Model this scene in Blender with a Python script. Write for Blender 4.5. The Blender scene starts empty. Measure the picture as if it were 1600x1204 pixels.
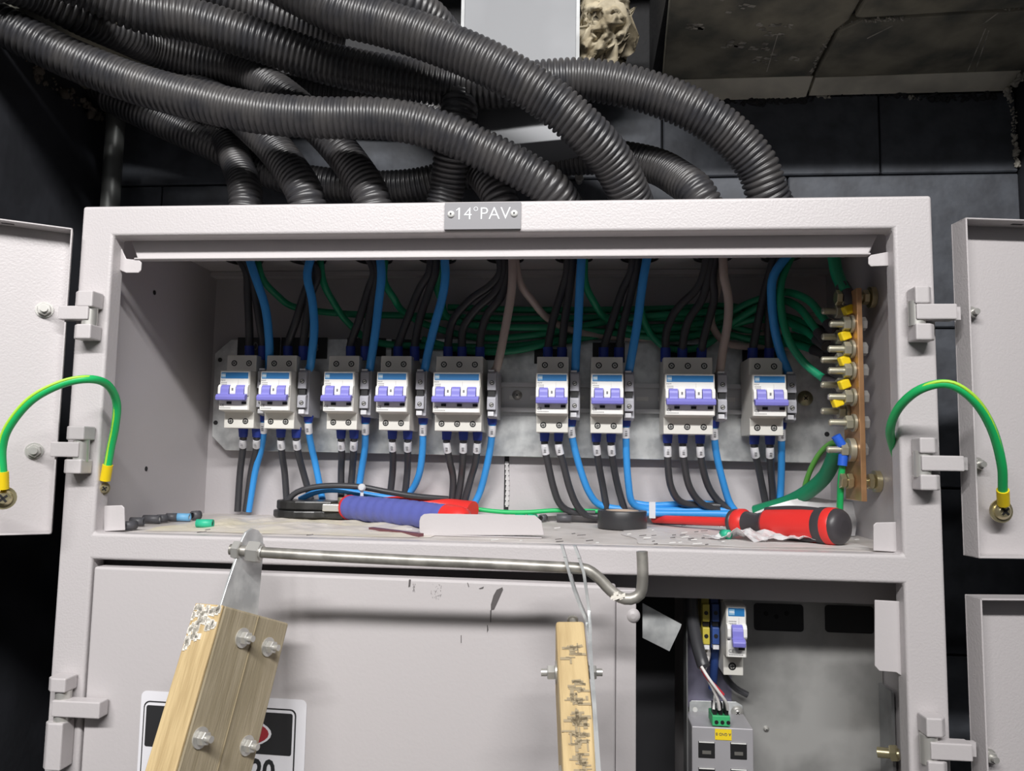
import bpy, bmesh, math, random
from mathutils import Vector as V, Matrix, noise
random.seed(7)
SC = bpy.context.scene
COL = SC.collection

# ---------------------------------------------------------------- camera, light, exposure
CAM = V((0.0869, -0.6772, -0.2319)); FPX = 1200.0
RR, RD, RF = V((.996, .0876, .0166)), V((.0084, .0935, -.9956)), V((-.0887, .9918, .0924))
RR.normalize(); RF = (RF - RR*RF.dot(RR)).normalized(); RD = RF.cross(RR).normalized()
cd = bpy.data.cameras.new('camera'); cam = bpy.data.objects.new('camera', cd); COL.objects.link(cam)
cd.sensor_width = 36; cd.lens = FPX/1600*36; cd.clip_start = .01
m = Matrix((RR, -RD, -RF)).transposed().to_4x4(); m.translation = CAM
cam.matrix_world = m; SC.camera = cam

w = bpy.data.worlds.new('world'); SC.world = w; w.use_nodes = True
w.node_tree.nodes['Background'].inputs[0].default_value = (.93, .95, 1, 1)
w.node_tree.nodes['Background'].inputs[1].default_value = .065

def area(name, loc, tgt, sx, sy, power, col=(1, 1, 1)):
    l = bpy.data.lights.new(name, 'AREA'); l.shape = 'RECTANGLE'; l.size = sx; l.size_y = sy
    l.energy = power; l.color = col
    o = bpy.data.objects.new(name, l); COL.objects.link(o); o.location = loc
    o.rotation_euler = (V(tgt)-V(loc)).to_track_quat('-Z', 'Y').to_euler(); return o
area('ceiling_lamp', (.22, -1.80, 1.12), (.05, .05, -.25), 2.8, .11, 88, (1, .985, .97))
area('fill_light', (-.3, -1.9, .55), (0, .1, -.2), 1.6, 1.0, .8, (.96, .97, 1))  # weak soft fill added to lift the shadows, not a lamp of the room
SC.view_settings.view_transform = 'Standard'; SC.view_settings.look = 'None'
SC.view_settings.gamma = 1; SC.view_settings.use_curve_mapping = False
SC.view_settings.exposure = 0.29

# ---------------------------------------------------------------- unprojection helpers (photo pixel -> place in the room)
def ray(p): return RR*((p[0]-800)/FPX) + RD*((p[1]-602)/FPX) + RF
def P(px, py, Y): d = ray((px, py)); return CAM + d*((Y-CAM.y)/d.y)
def PX(px, py, X): d = ray((px, py)); return CAM + d*((X-CAM.x)/d.x)
def PZ(px, py, Z): d = ray((px, py)); return CAM + d*((Z-CAM.z)/d.z)
def PP(px, py, P0, n): d = ray((px, py)); return CAM + d*((P0-CAM).dot(n)/d.dot(n))

# ---------------------------------------------------------------- materials
MATS = {}
def mat(name, col, rough=.5, metal=0, bump=0, bscale=200, var=0, vscale=20, col2=None, spec=.5, coat=0, alpha=1, trans=0, stretch=None, detail=3):
    if name in MATS: return MATS[name]
    m = bpy.data.materials.new(name); m.use_nodes = True; nt = m.node_tree; b = nt.nodes['Principled BSDF']
    b.inputs['Base Color'].default_value = (*col, 1); b.inputs['Roughness'].default_value = rough
    b.inputs['Metallic'].default_value = metal; b.inputs['Specular IOR Level'].default_value = spec
    b.inputs['Coat Weight'].default_value = coat; b.inputs['Alpha'].default_value = alpha
    b.inputs['Transmission Weight'].default_value = trans
    tc = nt.nodes.new('ShaderNodeTexCoord'); src = tc.outputs['Object']
    if stretch:
        mp = nt.nodes.new('ShaderNodeMapping'); mp.inputs['Scale'].default_value = stretch
        nt.links.new(src, mp.inputs[0]); src = mp.outputs[0]
    if var or col2:
        n = nt.nodes.new('ShaderNodeTexNoise'); n.inputs['Scale'].default_value = vscale; n.inputs['Detail'].default_value = detail
        nt.links.new(src, n.inputs['Vector'])
        r = nt.nodes.new('ShaderNodeValToRGB'); c2 = col2 or tuple(c*(1-var) for c in col)
        r.color_ramp.elements[0].position = .38; r.color_ramp.elements[1].position = .62
        r.color_ramp.elements[0].color = (*c2, 1); r.color_ramp.elements[1].color = (*col, 1)
        nt.links.new(n.outputs[0], r.inputs[0]); nt.links.new(r.outputs[0], b.inputs['Base Color'])
    if bump:
        n = nt.nodes.new('ShaderNodeTexNoise'); n.inputs['Scale'].default_value = bscale; n.inputs['Detail'].default_value = 1.5
        nt.links.new(src, n.inputs['Vector'])
        bp = nt.nodes.new('ShaderNodeBump'); bp.inputs['Strength'].default_value = bump; bp.inputs['Distance'].default_value = .001
        nt.links.new(n.outputs[0], bp.inputs['Height']); nt.links.new(bp.outputs[0], b.inputs['Normal'])
    MATS[name] = m; return m
PAINT = mat('cabinet_paint', (.53, .50, .505), .40, bump=.22, bscale=520)
PAINT2 = mat('cabinet_paint_smooth', (.53, .50, .505), .45, bump=.12, bscale=300)
INNER = mat('cabinet_paint_shaded', (.47, .445, .455), .45, bump=.15, bscale=350)  # cabinet paint darkened a little to deepen the shade inside
GALV = mat('galvanized_plate', (.74, .755, .75), .36, .5, var=.35, vscale=55, detail=6, col2=(.50, .515, .52))
GALVD = mat('dull_galvanized', (.34, .345, .35), .5, .45, var=.45, vscale=14, detail=8)
DUCTM = mat('duct_zinc', (.20, .205, .215), .55, .25, var=.15, vscale=9)
STEEL = mat('zinc_bolt', (.60, .59, .56), .36, .6)
STUDM = mat('olive_zinc_stud', (.50, .475, .37), .36, .55)
BRASS = mat('yellow_zinc', (.62, .55, .34), .32, .85)
RODM = mat('old_steel_rod', (.46, .44, .40), .42, .55, var=.4, vscale=60)
COPPER = mat('copper_bar', (.68, .38, .19), .33, .55, var=.35, vscale=30)
COND = mat('black_corrugated_plastic', (.030, .030, .034), .38, var=.0, col2=(.056, .053, .053), vscale=34, detail=9, spec=.65)
BLKW = mat('black_cable', (.042, .042, .047), .38)
BLUW = mat('blue_cable', (.04, .30, .74), .4)
GRNW = mat('green_cable', (.01, .27, .13), .42)
GRN2 = mat('light_green_cable', (.015, .47, .13), .4)
YELW = mat('yellow_stripe', (.42, .75, .06), .4)
BEIW = mat('beige_cable', (.42, .345, .31), .45)
WHTW = mat('white_wire', (.75, .72, .70), .5)
REDW = mat('red_wire', (.6, .04, .06), .45)
BOOT = mat('blue_boot', (.02, .045, .30), .45)
BOOTL = mat('bright_blue_boot', (.02, .12, .65), .45)
YBOOT = mat('yellow_boot', (.85, .62, .01), .45)
MARK = mat('marker_sleeve', (.72, .72, .75), .3)
MCB = mat('breaker_plastic', (.66, .645, .60), .42)
MCBF = mat('breaker_face', (.80, .79, .76), .4)
STRIPE = mat('breaker_blue_band', (.02, .17, .42), .4)
TOG = mat('purple_toggle', (.21, .20, .60), .38)
DARK = mat('dark_plastic', (.012, .012, .013), .5)
PRINT = mat('grey_print', (.17, .17, .18), .6)
PWHITE = mat('white_print', (.78, .80, .82), .5)
TERM = mat('grey_terminal', (.40, .40, .44), .45)
WALLB = mat('black_painted_block', (.070, .077, .092), .65, bump=.8, bscale=90, col2=(.046, .050, .060), vscale=35, detail=8)
CEILM = mat('dirty_concrete', (.36, .33, .25), .85, bump=1, bscale=60, col2=(.15, .148, .125), vscale=16, detail=9)
MORT = mat('pale_mortar', (.62, .58, .50), .9, bump=1, bscale=150, var=.55, vscale=60)
STRIPM = mat('pale_strip', (.85, .80, .66), .8, bump=.5, bscale=80, var=.25, vscale=20)
DMORT = mat('dark_mortar', (.022, .022, .024), .8, bump=1, bscale=150)
FOAM = mat('aged_foam', (.50, .44, .32), .75, bump=.6, bscale=200, col2=(.24, .20, .13), vscale=35)
WOOD = mat('pine_wood', (.62, .47, .25), .65, bump=.5, bscale=60, col2=(.47, .34, .17), vscale=14, stretch=(9, 9, 1), detail=6)
WOODD = mat('weathered_wood', (.47, .40, .28), .7, bump=.3, bscale=60, col2=(.37, .31, .205), vscale=14, stretch=(9, 9, 1), detail=6)
WHITEP = mat('white_plaster_smear', (.80, .76, .68), .8, bump=.2, bscale=160)
PAPER = mat('paper_white', (.80, .79, .83), .6)
BLACKP = mat('sign_black', (.02, .02, .022), .6)
REDP = mat('sign_red', (.36, .03, .04), .6)
TAPE = mat('black_tape', (.035, .035, .038), .35)
CARD = mat('cardboard_core', (.42, .33, .26), .8)
REDT = mat('red_grip', (.75, .035, .03), .38)
BLUT = mat('blue_grip', (.11, .13, .43), .42)
BLKT = mat('black_grip', (.05, .045, .05), .4)
OILM = mat('black_oxide_steel', (.07, .07, .07), .35, .6, var=.5, vscale=50)
FILM = mat('protective_film', (.68, .63, .59), .45, col2=(.72, .66, .50), vscale=9)
DUST = mat('dusty_shelf', (.66, .62, .60), .6, bump=.2, bscale=300, col2=(.54, .50, .475), vscale=22, detail=9)
CLEAR = mat('clear_plastic_bag', (.80, .79, .80), .22, alpha=.72, spec=.6)
TIE = mat('translucent_tie', (.75, .76, .78), .35, alpha=.75)
MAROON = mat('maroon_plastic', (.15, .055, .065), .4)
YTERM = mat('yellow_terminal', (.50, .42, .06), .45)
BTERM = mat('blue_terminal', (.03, .07, .25), .45)
GTERM = mat('green_connector', (.05, .42, .16), .45)
DEVM = mat('device_grey', (.42, .41, .43), .4, .25)
YLAB = mat('yellow_label', (.85, .62, .02), .5)
CHEEK = mat('violet_tinted_zinc', (.34, .32, .44), .4, .5, var=.25, vscale=20)  # zinc with a violet tint in its base colour
SCUFF = mat('dark_scuff', (.10, .09, .09), .7)
LEND = mat('pale_cut_end', (.72, .72, .70), .6)
LGREEN = mat('offcut_green', (.03, .45, .27), .45)
LBLUE = mat('offcut_blue', (.18, .45, .72), .45)
LBLACK = mat('offcut_grey', (.09, .09, .10), .45)

# ---------------------------------------------------------------- mesh builder
LOC = {}
class MB:
    def __init__(s): s.v = []; s.f = []; s.sm = []; s.mi = []; s.m = 0
    def add(s, vs, fs, smooth=False):
        o = len(s.v); s.v += [V(x) for x in vs]; s.f += [tuple(i+o for i in f) for f in fs]
        s.sm += [smooth]*len(fs); s.mi += [s.m]*len(fs); return s
    def box(s, a, b):
        x0, y0, z0 = [min(a[i], b[i]) for i in range(3)]; x1, y1, z1 = [max(a[i], b[i]) for i in range(3)]
        return s.add([(x0,y0,z0),(x1,y0,z0),(x1,y1,z0),(x0,y1,z0),(x0,y0,z1),(x1,y0,z1),(x1,y1,z1),(x0,y1,z1)],
                     [(0,3,2,1),(4,5,6,7),(0,1,5,4),(1,2,6,5),(2,3,7,6),(3,0,4,7)])
    def obox(s, c, ax, ay, az):            # oriented box: centre and three half-axis vectors
        c, ax, ay, az = V(c), V(ax), V(ay), V(az)
        if ax.cross(ay).dot(az) < 0: ax = -ax
        vs = [c+ax*i+ay*j+az*k for k in (-1, 1) for i, j in ((-1,-1),(1,-1),(1,1),(-1,1))]
        return s.add(vs, [(0,3,2,1),(4,5,6,7),(0,1,5,4),(1,2,6,5),(2,3,7,6),(3,0,4,7)])
    def prism(s, pts, d):                  # polygon (3-D points) extruded by d
        n = len(pts); pts = [V(p) for p in pts]; d = V(d)
        nn = V((0, 0, 0))
        for i in range(n): nn += pts[i].cross(pts[(i+1) % n])
        if nn.dot(d) > 0: pts = pts[::-1]
        return s.add(pts+[p+d for p in pts], [tuple(range(n)), tuple(range(2*n-1, n-1, -1))] +
                     [((i+1) % n, i, i+n, (i+1) % n+n) for i in range(n)])
    def lathe(s, prof, a, axis, seg=20, smooth=True, cap=True):   # prof: (distance along axis, radius)
        a = V(a); ax = V(axis).normalized(); u = ax.orthogonal().normalized(); w = ax.cross(u)
        vs = []; fs = []
        for t, r in prof:
            for k in range(seg):
                th = 2*math.pi*k/seg; vs.append(a+ax*t+(u*math.cos(th)+w*math.sin(th))*r)
        for i in range(len(prof)-1):
            for k in range(seg):
                k2 = (k+1) % seg; fs.append((i*seg+k, i*seg+k2, (i+1)*seg+k2, (i+1)*seg+k))
        s.add(vs, fs, smooth)
        if cap:
            n = len(prof)
            s.add([vs[k] for k in range(seg)], [tuple(range(seg-1, -1, -1))]); s.add([vs[(n-1)*seg+k] for k in range(seg)], [tuple(range(seg))])
        return s
    def cyl(s, a, b, r, seg=16, r2=None, smooth=True):
        a, b = V(a), V(b); return s.lathe([(0, r), ((b-a).length, r if r2 is None else r2)], a, b-a, seg, smooth)
    def hexn(s, c, axis, r, h): return s.lathe([(0, r*.92), (h*.12, r), (h*.88, r), (h, r*.92)], V(c)-V(axis).normalized()*h/2, axis, 6, False)
    def tube(s, pts, r, seg=10, step=.006, rings=None, flat=False):
        pts = resample(pts, step); n = len(pts)
        up = None; vs = []; fs = []
        for i, p in enumerate(pts):
            t = (pts[min(i+1, n-1)]-pts[max(i-1, 0)]).normalized()
            if up is None: up = t.orthogonal().normalized()
            up = (up-t*up.dot(t)).normalized(); w = t.cross(up)
            rr = r(i/(n-1)) if callable(r) else r
            for k in range(seg):
                th = 2*math.pi*k/seg; vs.append(p+(up*math.cos(th)+w*math.sin(th))*rr)
        for i in range(n-1):
            for k in range(seg):
                k2 = (k+1) % seg; fs.append((i*seg+k, i*seg+k2, (i+1)*seg+k2, (i+1)*seg+k))
        s.add(vs, fs, True)
        s.add(vs[:seg], [tuple(range(seg-1, -1, -1))]); s.add(vs[-seg:], [tuple(range(seg))]); return s
    def conduit(s, pts, r, pitch=.0058, seg=26):
        pts = resample(pts, pitch/5); n = len(pts); up = None; vs = []; fs = []
        prof = [r*.85, r*.968, r, r, r*.965]
        for i, p in enumerate(pts):
            t = (pts[min(i+4, n-1)]-pts[max(i-4, 0)]).normalized()
            if up is None: up = t.orthogonal().normalized()
            up = (up-t*up.dot(t)).normalized(); w = t.cross(up); rr = prof[i % 5]
            for k in range(seg):
                th = 2*math.pi*k/seg; vs.append(p+(up*math.cos(th)+w*math.sin(th))*rr)
        for i in range(n-1):
            for k in range(seg):
                k2 = (k+1) % seg; fs.append((i*seg+k, i*seg+k2, (i+1)*seg+k2, (i+1)*seg+k))
        return s.add(vs, fs, True)
    def mesh(s, name, mats, off):
        me = bpy.data.meshes.new(name); me.from_pydata([tuple(v-off) for v in s.v], [], s.f)
        for mm in (mats if isinstance(mats, (list, tuple)) else [mats]): me.materials.append(mm)
        me.polygons.foreach_set('use_smooth', s.sm); me.polygons.foreach_set('material_index', s.mi); me.update(); return me
    def build(s, name, mats, parent=None, bevel=0, seg=2, label=None, cat=None, group=None, kind=None, origin=None, frame=None):
        pl = LOC[parent.name] if parent else V((0, 0, 0))
        if origin is None:
            lo = V([min(v[i] for v in s.v) for i in range(3)]); hi = V([max(v[i] for v in s.v) for i in range(3)])
            origin = V(((lo.x+hi.x)/2, (lo.y+hi.y)/2, lo.z))
        if frame:
            F = Matrix(frame).transposed(); FI = F.inverted(); keep = s.v; s.v = [FI @ (v-V(origin))+V(origin) for v in keep]
        o = bpy.data.objects.new(name, s.mesh(name, mats, V(origin))); COL.objects.link(o)
        if frame: o.rotation_euler = F.to_euler(); s.v = keep
        LOC[o.name] = V(origin); o.location = V(origin)-pl
        if parent: o.parent = parent
        if bevel:
            b = o.modifiers.new('bevel', 'BEVEL'); b.width = bevel; b.segments = seg; b.limit_method = 'ANGLE'; b.angle_limit = math.radians(35)
            b.harden_normals = False
        tag(o, label, cat, group, kind); return o
def tag(o, label=None, cat=None, group=None, kind=None):
    if label: o['label'] = label
    if cat: o['category'] = cat
    if group: o['group'] = group
    if kind: o['kind'] = kind
def thing(name, loc, label, cat, group=None):
    o = bpy.data.objects.new(name, None); COL.objects.link(o); o.location = loc; LOC[o.name] = V(loc); o.empty_display_size = .02
    tag(o, label, cat, group); return o
def resample(pts, step):
    pts = [V(p) for p in pts]; n = len(pts)
    if n == 2:
        k = max(1, round((pts[1]-pts[0]).length/step)); return [pts[0].lerp(pts[1], i/k) for i in range(k+1)]
    out = []; q = [pts[0]*2-pts[1]]+pts+[pts[-1]*2-pts[-2]]
    for i in range(1, n):
        a, b, c, d = q[i-1], q[i], q[i+1], q[i+2]
        def cr(t): return .5*((2*b)+(c-a)*t+(2*a-5*b+4*c-d)*t*t+(3*b-a-3*c+d)*t**3)
        for j in range(12): out.append(cr(j/12))
    out.append(pts[-1])
    L = [0]
    for i in range(1, len(out)): L.append(L[-1]+(out[i]-out[i-1]).length)
    k = max(2, round(L[-1]/step)); res = []; j = 0
    for i in range(k+1):
        t = L[-1]*i/k
        while j < len(L)-2 and L[j+1] < t: j += 1
        res.append(out[j].lerp(out[j+1], 0 if L[j+1] == L[j] else (t-L[j])/(L[j+1]-L[j])))
    return res
def text_mesh(txt, size, depth=.0002, font_bold=0):
    c = bpy.data.curves.new('lettering', 'FONT'); c.body = txt; c.size = size; c.extrude = depth/2; c.align_x = 'CENTER'; c.align_y = 'CENTER'
    c.resolution_u = 3; c.offset = font_bold; c.space_character = 1.0
    o = bpy.data.objects.new('tmp', c); COL.objects.link(o); dg = bpy.context.evaluated_depsgraph_get()
    me = bpy.data.meshes.new_from_object(o.evaluated_get(dg)); bpy.data.objects.remove(o); return me
def text(txt, size, loc, parent, mt, name='lettering', rx=math.pi/2, ry=0, rz=0, depth=.0003, bold=0, me=None, sx=1):
    me = me or text_mesh(txt, size, depth, bold)
    if not me.materials: me.materials.append(mt)
    o = bpy.data.objects.new(name, me); COL.objects.link(o); o.parent = parent
    o.location = V(loc)-(LOC[parent.name]); o.rotation_euler = (rx, ry, rz); o.scale = (sx, 1, 1); LOC[o.name] = V(loc); return o
def copy_tree(o, parent=None):
    c = o.copy(); COL.objects.link(c); c.parent = parent
    for ch in CH.get(o.name, []): copy_tree(ch, c)
    return c
CH = {}
def children_index():
    CH.clear()
    for o in bpy.data.objects:
        if o.parent: CH.setdefault(o.parent.name, []).append(o)

W2 = .389; ZO = -.0293; ZS = -.3079; ZB = -.3317; D = .25; XI = .377; FL = ZS

# ================================================================ SETTING
YW = .27; ZC = .2308
b = MB(); b.box((-.9, YW+.012, -2), (.9, YW+.1, .5)); wall = b.build('wall_back', DMORT, kind='structure')
# visible painted blocks of the back wall, laid with recessed joints
xs_top = [-.55, -.33, -.06, .1873, .4515, .612]
def block(par, a, c, mt, j=.0022, rnd=.0012):
    b = MB(); b.box((a[0]+j/2, a[1], a[2]+j/2), (c[0]-j/2, c[1], c[2]-j/2)); return b.build('block', mt, par, bevel=.0015, seg=1)
for i in range(len(xs_top)-1):
    block(wall, (xs_top[i], YW+random.uniform(0, .0015), .1195), (xs_top[i+1], YW+.014, .222), WALLB)
zc = .1195; k = 0
while zc > -1.0:
    xs = [-.55, -.47+.13*(k % 2), -.2+.13*(k % 2), .07+.13*(k % 2), .34+.13*(k % 2), .612]
    for i in range(5): block(wall, (xs[i], YW+random.uniform(0, .0015), zc-.19), (xs[i+1], YW+.014, zc), WALLB)
    zc -= .19; k += 1
b = MB(); b.box((.613, -2.2, -2), (.7, YW+.1, .5)); b.build('wall_right', mat('dark_side_wall', (.03, .032, .04), .7, var=.4, vscale=12, bump=.6, bscale=60), kind='structure')
b = MB(); b.box((-.66, -.25, -2), (-.556, YW+.1, .5)); b.build('wall_left', MATS['dark_side_wall'], kind='structure')
b = MB(); b.box((-2.2, -2.6, -2.06), (2.2, YW+.1, -2.0)); b.build('floor', mat('floor_screed', (.2, .2, .19), .8, var=.3), kind='structure')
# ceiling : concrete slab pieces with an open shaft between them
ceil = MB().box((-.66, .04, ZC+.012), (-.42, YW+.1, ZC+.1)).box((.172, .04, ZC+.012), (.7, YW+.1, ZC+.1)).build('ceiling', DMORT, kind='structure')
def slab(pts):
    b = MB(); b.prism([V((x, y, ZC)) for x, y in pts], (0, 0, .014)); b.build('slab', CEILM, ceil, bevel=.003, seg=2)
slab([(-.555, .045), (-.42, .045), (-.42, .262), (-.555, .262)])
slab([(.172, .045), (.3635, .045), (.3655, .12), (.3575, .14), (.3625, .262), (.185, .262), (.178, .15)])
slab([(.366, .262), (.361, .14), (.3775, .1205), (.612, .108), (.612, .262)])
slab([(.3675, .045), (.369, .115), (.3775, .117), (.612, .1045), (.612, .045)])
b = MB(); b.box((-.42, .04, .44), (.172, YW+.1, .46)); b.box((-.424, .04, ZC+.1), (-.42, .37, .44)); b.box((.172, .04, ZC+.1), (.176, .37, .44)); b.build('shaft', DMORT, ceil)  # near-black lining paints the darkness inside the ceiling opening
# pale crumbs and scratches of plaster on the slab, mortar fillet along the wall
def lumps(name, pts, r0, r1, mt, n, par, kind=None, label=None, seed=1, flat=.6):
    rnd = random.Random(seed); b = MB(); pl = resample(pts, .004)
    for i in range(n*2):
        u_ = rnd.random(); p = pl[int(u_*(len(pl)-1))]; r = r0+(r1-r0)*rnd.random()**2.2
        if noise.noise(p*45+V((seed, 0, 0))) < -.18: r *= .45
        c = p+V((rnd.uniform(-1, 1), rnd.uniform(-.3, .3), rnd.uniform(-1, 1)))*r1*.55
        prof = [(-r, r*.2), (-r*.6, r*.75), (0, r*rnd.uniform(.8, 1)), (r*.6, r*.7), (r, r*.15)]
        b.lathe([(t*rnd.uniform(.8, 1.1), q*flat) for t, q in prof], c, (rnd.uniform(-1, 1), rnd.uniform(-.4, .4), rnd.uniform(-1, 1)), 7)
    return b.build(name, mt, par, kind=kind, label=label)
b = MB(); b.prism([V((.19, .236, ZC-.001)), V((.3625, .236, ZC-.001)), V((.3625, .268, ZC-.013)), V((.19, .268, ZC-.013))], (0, .012, .012)); b.build('mortar_strip', STRIPM, ceil, label='pale smooth mortar strip in the corner')
b = MB(); b.prism([V((.3665, .240, ZC-.001)), V((.60, .236, ZC-.001)), V((.60, .268, ZC-.010)), V((.3665, .268, ZC-.010))], (0, .012, .012)); b.build('mortar_strip', STRIPM, ceil)
lumps('mortar_bead', [P(1085, 150, YW), P(1180, 158, YW), P(1280, 153, YW)], .004, .008, DMORT, 60, wall, 'stuff', seed=3)
lumps('mortar_bead', [P(1265, 144, YW), P(1380, 146, YW), P(1470, 154, YW), P(1560, 148, YW)], .003, .006, DMORT, 90, wall, 'stuff', seed=5)
lumps('mortar_crumbs', [P(1262, 146, YW), P(1300, 153, YW)], .001, .003, MORT, 25, wall, 'stuff', seed=6)
lumps('mortar_crumbs', [P(1410, 148, YW), P(1440, 156, YW)], .001, .0035, MORT, 22, wall, 'stuff', seed=7)
lumps('mortar_crumbs', [P(1575, 146, YW), P(1585, 180, YW), P(1584, 205, YW), P(1590, 262, YW)], .0015, .005, MORT, 60, wall, 'stuff', seed=8)
lumps('mortar_crumbs', [P(1570, 146, YW), P(1600, 118, .22)], .003, .006, MORT, 14, wall, 'stuff', seed=18)
lumps('mortar_crumbs', [PZ(1258, 138, ZC), PZ(1268, 112, ZC), PZ(1285, 75, ZC), PZ(1308, 45, ZC), PZ(1345, 33, ZC), PZ(1435, 28, ZC)], .0012, .003, MORT, 90, ceil, 'stuff', seed=9, flat=.5)
lumps('mortar_crumbs', [PZ(1570, 14, ZC), PZ(1600, 12, ZC)], .001, .002, MORT, 14, ceil, 'stuff', seed=10)
rnd = random.Random(4); b = MB()
for cx, cy, n, sp in ((1085, 42, 18, 12), (1210, 45, 22, 26), (1145, 68, 14, 16), (1185, 72, 10, 14), (1198, 92, 14, 20), (1240, 90, 6, 10), (1150, 10, 6, 30)):
    for _ in range(n):
        p = PZ(cx+rnd.uniform(-sp, sp), cy+rnd.uniform(-sp*.4, sp*.4), ZC-.0003); r = rnd.uniform(.0006, .0018)
        b.obox(p, (r*2, r*.6, 0), (-r*.5, r, 0), (0, 0, .0004))
for a, c in (((1540, 45), (1508, 120)), ((1545, 48), (1520, 122)), ((1215, 55), (1198, 112)), ((1395, 40), (1355, 60)), ((1560, 20), (1530, 42))):
    p, q_ = PZ(*a, ZC-.0003), PZ(*c, ZC-.0003); d = (q_-p); b.obox((p+q_)/2, d/2, V((-d.y, d.x, 0)).normalized()*.0005, (0, 0, .0003))
b.build('plaster_specks', MORT, ceil, kind='stuff')
lumps('mortar_crumbs', [P(40, 100, .12), P(110, 150, .19), P(160, 182, .25)], .004, .012, mat('brown_mortar', (.12, .10, .08), .9, bump=1, bscale=120), 30, ceil, 'stuff', seed=12)

# galvanized trunking running up through the shaft
t = thing('cable_trunking', P(815, 225, .16), 'wide flat galvanized steel trunking rising behind the black conduits', 'trunking')
b = MB(); zt = .45
YT = .146; lb, rb, l1, l2, lt = P(746, 231, YT), P(903, 216, YT), P(746, 138, YT), P(722, 96, YT), P(722, 20, YT)
b.prism([lb, rb, V((rb.x, YT, zt)), V((lt.x, YT, zt)), l2, l1], (0, .10, 0)); b.build('trunking_body', DUCTM, t, bevel=.001)
MB().box((rb.x-.003, YT-.0015, rb.z+.002), (rb.x+.0008, YT-.0002, zt)).build('folded_seam', GALVD, t); MB().box((lt.x-.0008, YT-.0015, l2.z+.002), (lt.x+.003, YT-.0002, zt)).build('folded_seam', GALVD, t)
# expanding foam
rnd = random.Random(11); b = MB()
fo = [(908, -6), (940, -12), (975, -5), (982, 25), (978, 55), (968, 78), (948, 84), (930, 96), (908, 104)]
nx_, ny_ = 34, 40; vs = []; fs = []
for j in range(ny_+1):
    v_ = j/ny_; py = -14+v_*116; xr = 984-max(0, (py-58))*1.55
    for i in range(nx_+1):
        u_ = i/nx_; px = 906+u_*(xr-906)+3*noise.noise(V((py*.2, 0, u_*3)))
        e = math.sqrt(max(0, 1-(2*u_-1)**4))*math.sqrt(max(0, 1-(2*v_-1)**8))
        q_ = V((px*.042, py*.042, 2.3)); h = abs(noise.noise(q_))*1.2+abs(noise.noise(q_*2.3))*.5
        vs.append(P(px, py, .185-.030*e*(.35+h)))
for j in range(ny_):
    for i in range(nx_): a = j*(nx_+1)+i; fs.append((a, a+1, a+nx_+2, a+nx_+1))
b.add(vs, fs, True); o = b.build('expanding_foam', FOAM, None, label='lumpy aged beige expanding foam filling the gap beside the trunking', cat='foam')
md = o.modifiers.new('s', 'SOLIDIFY'); md.thickness = -.03; md.offset = -1
# steel pipe on the left wall corner
pt, pb = P(176, 165, .23), P(172, 320, .23)
MB().cyl((pb.x, .23, pb.z-.5), (pb.x, .23, ZC), .0115, 20).build('steel_pipe', mat('painted_pipe', (.12, .125, .12), .45, .4), None, label='thin vertical grey steel pipe behind the upper left cabinet corner', cat='pipe')
# small bolt on the wall above the cabinet
tb = P(905, 284, .268)
b = MB(); b.cyl(tb+V((0, -.012, 0)), tb, .004, 12); b.hexn(tb+V((0, -.014, 0)), (0, 1, 0), .0058, .006); b.build('wall_bolt', STEEL, None, label='small zinc hex bolt on the dark wall above the name plate', cat='bolt')

# ================================================================ CONDUITS
ZT = 0.001
def down(px, Y=.17, py=408): p = PZ(px, 409, -.008); return [V((p.x, p.y-.004, .03)), V((p.x, p.y, -.004))]
CG = None
def cond(pts, label, r=.0207, end=None, pitch=.0058):
    q = [P(*p) for p in pts]
    if end is not None: q += [V((end, .168, .022)), V((end, .172, -.002))]
    MB().conduit(q, r, pitch).build('corrugated_conduit', COND, None, label=label, cat='conduit')
ex = [PZ(x, 410, -.008).x for x in (388, 487, 590, 688, 792, 897, 997, 1108, 1211)]
cond([(120, 120, .235), (200, 150, .235), (290, 170, .235), (345, 205, .225), (370, 255, .20), (384, 305, .165)], 'narrow shadowed black corrugated conduit, leftmost to enter the cabinet top', .0195, ex[0])
cond([(230, 118, .20), (300, 140, .19), (360, 170, .18), (410, 212, .17), (447, 255, .16), (478, 308, .15)], 'black corrugated conduit second from left at the cabinet top', .0215, ex[1])
cond([(-20, -40, -.01), (60, -12, .03), (120, 20, .06), (180, 47, .10), (240, 74, .15), (310, 96, .18), (380, 112, .19), (430, 140, .18), (490, 190, .17), (540, 245, .165), (580, 308, .155)], 'black corrugated conduit curving from top left to third cabinet entry', .0215, ex[2])
cond([(728, 90, .14), (722, 135, .125), (716, 180, .12), (706, 240, .14), (697, 305, .16)], 'short upright black corrugated conduit dropping left of the name plate', .0205, ex[3])
cond([(560, 128, .225), (620, 145, .22), (670, 172, .21), (712, 215, .20), (748, 262, .18), (780, 308, .16)], 'black corrugated conduit entering the cabinet directly above the name plate', .0205, ex[4])
cond([(-60, 10, .02), (-15, 30, .03), (60, 68, .045), (130, 100, .055), (210, 130, .065), (300, 155, .07), (400, 176, .075), (500, 184, .08), (600, 186, .085), (680, 202, .09), (750, 232, .10), (810, 262, .11), (865, 300, .125)], 'lowest front black corrugated conduit sweeping from the left edge to the name plate', .0215, ex[5], .0067)
cond([(380, -70, .02), (450, -22, .03), (530, 18, .035), (610, 40, .04), (700, 72, .045), (780, 108, .05), (850, 150, .06), (910, 200, .075), (955, 250, .10), (985, 308, .13)], 'long black corrugated conduit crossing over the trunking in front of the others', .0225, ex[6], .0060)
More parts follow.
